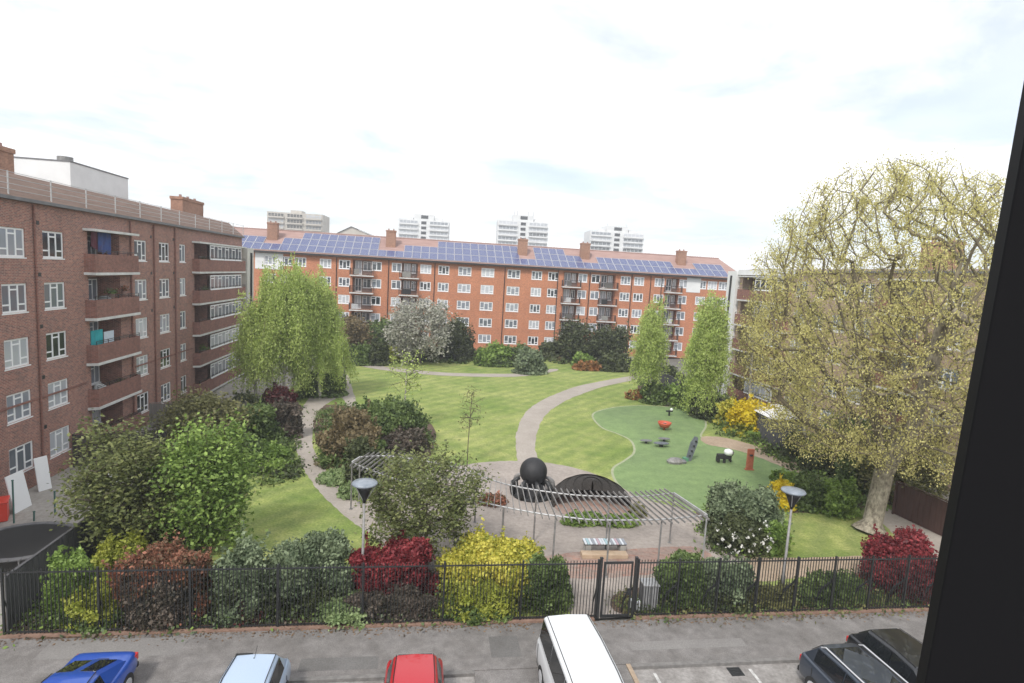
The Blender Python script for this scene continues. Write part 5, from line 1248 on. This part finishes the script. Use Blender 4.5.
cover_plate(-5.4,17.6,.004,'square iron cover set in the pavement above the silver blue car',.5,.5)
# clutter on the left balconies
def balcony_plant(label,px,py,mat,w_=.35,h_=.5):
    P=ray_a(px,py,-20.15+.12); root=empty('potted_plant',P,AL,label,'potted plant')
    b=MB(); b.lathe((0,0,-.12),[(.13,0),(.17,.26),(.15,.27)],10); b.build('pot',m['tile_red'],root)
    q=rng.normal(size=(150,3))*np.array([w_*.4,w_*.4,h_*.3]); q[:,2]=abs(q[:,2])+.16; link('foliage',leaf_mesh('foliage',q,.08,LM[mat]),root)
balcony_plant('leafy plant on the second balcony from the top, middle of its front',112,296,'green')
balcony_plant('small red flowered plant at the right of the second balcony from the top',124,293,'photinia')
balcony_plant('dark plant at the left end of the top far balcony of the left block',203,262,'dark')
balcony_plant('spreading plant on the lower far balcony beside the birches',204,352,'bright',.5,.8)
balcony_plant('plant on the third far balcony from the top',205,292,'green')
balcony_plant('bushy plant on the fourth balcony from the top near the white bags',122,386,'olive')
for px,py,lab,c_ in ((100,388,'white bundled bags on the fourth balcony from the top',(.6,.62,.62)),(120,348,'dark box on the balcony rail beside the white sheet',(.05,.06,.07)),(105,300,'grey crate on the second balcony from the top',(.25,.25,.26))):
    P=ray_a(px,py,-20.15+.05); b=MB(); b.lathe((0,0,-.35),[(.3,0),(.36,.2),(.3,.5),(.12,.62)],9,ax=(1.2,.6)); tag(b.build('storage_bag',M('bag_'+lab.split()[0],c_),None,P,AL,smooth=True),lab,'bag')
# ---------------------------------------------------------------- OPEN WINDOW SASH beside the viewer
A=D(1033,90,.55); B=D(925,683,.55); dirv=(A-B).normalized()
wr_=empty('window_sash',(B-dirv*.12)[:],0,'dark tilted window frame close to the viewer along the right edge','window frame')
Lz=1.25; vw=((A+B)/2-Vector((0,0,CAMH))).normalized(); side=dirv.cross(vw).normalized(); side=side if side.x>0 else -side
side=(side*.985+vw*.17).normalized()
nrm=dirv.cross(side).normalized(); nrm=nrm if nrm.dot(vw)>0 else -nrm
def sbox(name,s0,s1,t0,t1,n0,n1,mat,parent):
    b=MB(); P=[]
    for tt in (t0,t1):
        for (s_,n_) in ((s0,n0),(s1,n0),(s1,n1),(s0,n1)): P.append(side*s_+dirv*tt+nrm*n_)
    b.v=[tuple(p) for p in P]
    for q in ((0,3,2,1),(4,5,6,7),(0,1,5,4),(1,2,6,5),(2,3,7,6),(3,0,4,7)): b.f.append(q); b.mi.append(0)
    return b.build(name,mat,parent,bevel=.002)
fr=M('black_window_frame',(.006,.006,.007),rough=.8,spec=.12)
sbox('stile',0,.085,-.1,Lz,0,.05,fr,wr_)
sbox('stile',.8,.885,-.1,Lz,0,.05,fr,wr_)
sbox('rail',.086,.799,-.1,-.02,.002,.048,fr,wr_); sbox('rail',.086,.799,Lz-.08,Lz,.002,.048,fr,wr_)
sbox('gasket',.086,.3,-.019,Lz-.081,.012,.03,M('black_gasket',(.002,.002,.002),rough=.9,spec=.05),wr_)
sbox('pane',.3,.799,-.019,Lz-.081,.015,.021,m['glass_dark'],wr_)

# ---------------------------------------------------------------- WORLD, LIGHT
w=bpy.data.worlds.new('World'); scene.world=w; w.use_nodes=True; t=w.node_tree; n=t.nodes; l=t.links
bg=n['Background']; out=n['World Output']
SUN_EL=R(48); SUN_ROT=R(205)
sky=n.new('ShaderNodeTexSky'); sky.sky_type='NISHITA'; sky.sun_disc=False; sky.sun_elevation=SUN_EL; sky.sun_rotation=SUN_ROT; sky.air_density=1.; sky.dust_density=1.5
l.new(sky.outputs[0],bg.inputs[0]); bg.inputs[1].default_value=.12
tc=n.new('ShaderNodeTexCoord'); sp=n.new('ShaderNodeSeparateXYZ'); l.new(tc.outputs['Generated'],sp.inputs[0])
mxz=n.new('ShaderNodeMath'); mxz.operation='MAXIMUM'; l.new(sp.outputs[2],mxz.inputs[0]); mxz.inputs[1].default_value=.0
adz=n.new('ShaderNodeMath'); adz.operation='ADD'; l.new(mxz.outputs[0],adz.inputs[0]); adz.inputs[1].default_value=.12
dx=n.new('ShaderNodeMath'); dx.operation='DIVIDE'; l.new(sp.outputs[0],dx.inputs[0]); l.new(adz.outputs[0],dx.inputs[1])
dy=n.new('ShaderNodeMath'); dy.operation='DIVIDE'; l.new(sp.outputs[1],dy.inputs[0]); l.new(adz.outputs[0],dy.inputs[1])
cb=n.new('ShaderNodeCombineXYZ'); l.new(dx.outputs[0],cb.inputs[0]); l.new(dy.outputs[0],cb.inputs[1]); cb.inputs[2].default_value=3.7
nz=n.new('ShaderNodeTexNoise'); nz.inputs['Scale'].default_value=.75; nz.inputs['Detail'].default_value=9; nz.inputs['Roughness'].default_value=.6; nz.inputs['Distortion'].default_value=.4; l.new(cb.outputs[0],nz.inputs['Vector'])
cr=n.new('ShaderNodeValToRGB'); cr.color_ramp.elements[0].position=.36; cr.color_ramp.elements[1].position=.52; cr.color_ramp.elements[0].color=(.47,.47,.47,1); cr.color_ramp.elements[1].color=(1,1,1,1); cr.color_ramp.elements[0].position=.40; cr.color_ramp.elements[1].position=.57; l.new(nz.outputs['Fac'],cr.inputs[0])
nz2=n.new('ShaderNodeTexNoise'); nz2.inputs['Scale'].default_value=1.6; nz2.inputs['Detail'].default_value=7; l.new(cb.outputs[0],nz2.inputs['Vector'])
cr2=n.new('ShaderNodeValToRGB'); cr2.color_ramp.elements[0].position=.28; cr2.color_ramp.elements[1].position=.56; cr2.color_ramp.elements[0].color=(.72,.75,.79,1); cr2.color_ramp.elements[1].color=(1.0,1.0,1.0,1); l.new(nz2.outputs['Fac'],cr2.inputs[0])
bg2=n.new('ShaderNodeBackground'); l.new(cr2.outputs[0],bg2.inputs[0]); bg2.inputs[1].default_value=1.0
ms=n.new('ShaderNodeMixShader'); l.new(cr.outputs[0],ms.inputs[0]); l.new(bg.outputs[0],ms.inputs[1]); l.new(bg2.outputs[0],ms.inputs[2]); l.new(ms.outputs[0],out.inputs['Surface'])
sd=bpy.data.lights.new('sun','SUN'); sd.energy=2.0; sd.angle=R(9); sd.color=(1,.96,.9)
so=bpy.data.objects.new('sun',sd); col.objects.link(so)
dirs=Vector((math.sin(SUN_ROT)*math.cos(SUN_EL),math.cos(SUN_ROT)*math.cos(SUN_EL),math.sin(SUN_EL)))
so.rotation_euler=(-dirs).to_track_quat('-Z','Y').to_euler()
scene.view_settings.view_transform='Standard'; scene.view_settings.look='None'; scene.view_settings.gamma=1; scene.view_settings.exposure=.62
scene.render.engine='CYCLES'; scene.cycles.max_bounces=6; scene.cycles.diffuse_bounces=3; scene.cycles.transmission_bounces=4; scene.cycles.transparent_max_bounces=4

# ---------------------------------------------------------------- AIR
hz=bpy.data.materials.new('thin_haze'); hz.use_nodes=True; t=hz.node_tree; n=t.nodes; n.remove(n['Principled BSDF'])
pv=n.new('ShaderNodeVolumePrincipled'); pv.inputs['Color'].default_value=(.93,.96,1,1); pv.inputs['Density'].default_value=.0009; pv.inputs['Anisotropy'].default_value=0.2
t.links.new(pv.outputs[0],n['Material Output'].inputs['Volume'])
b=MB(); b.box(-650,650,-70,650,-1.2,60); hb=b.build('haze',hz); hb['kind']='stuff'
scene.cycles.volume_max_steps=32; scene.cycles.volume_bounces=0
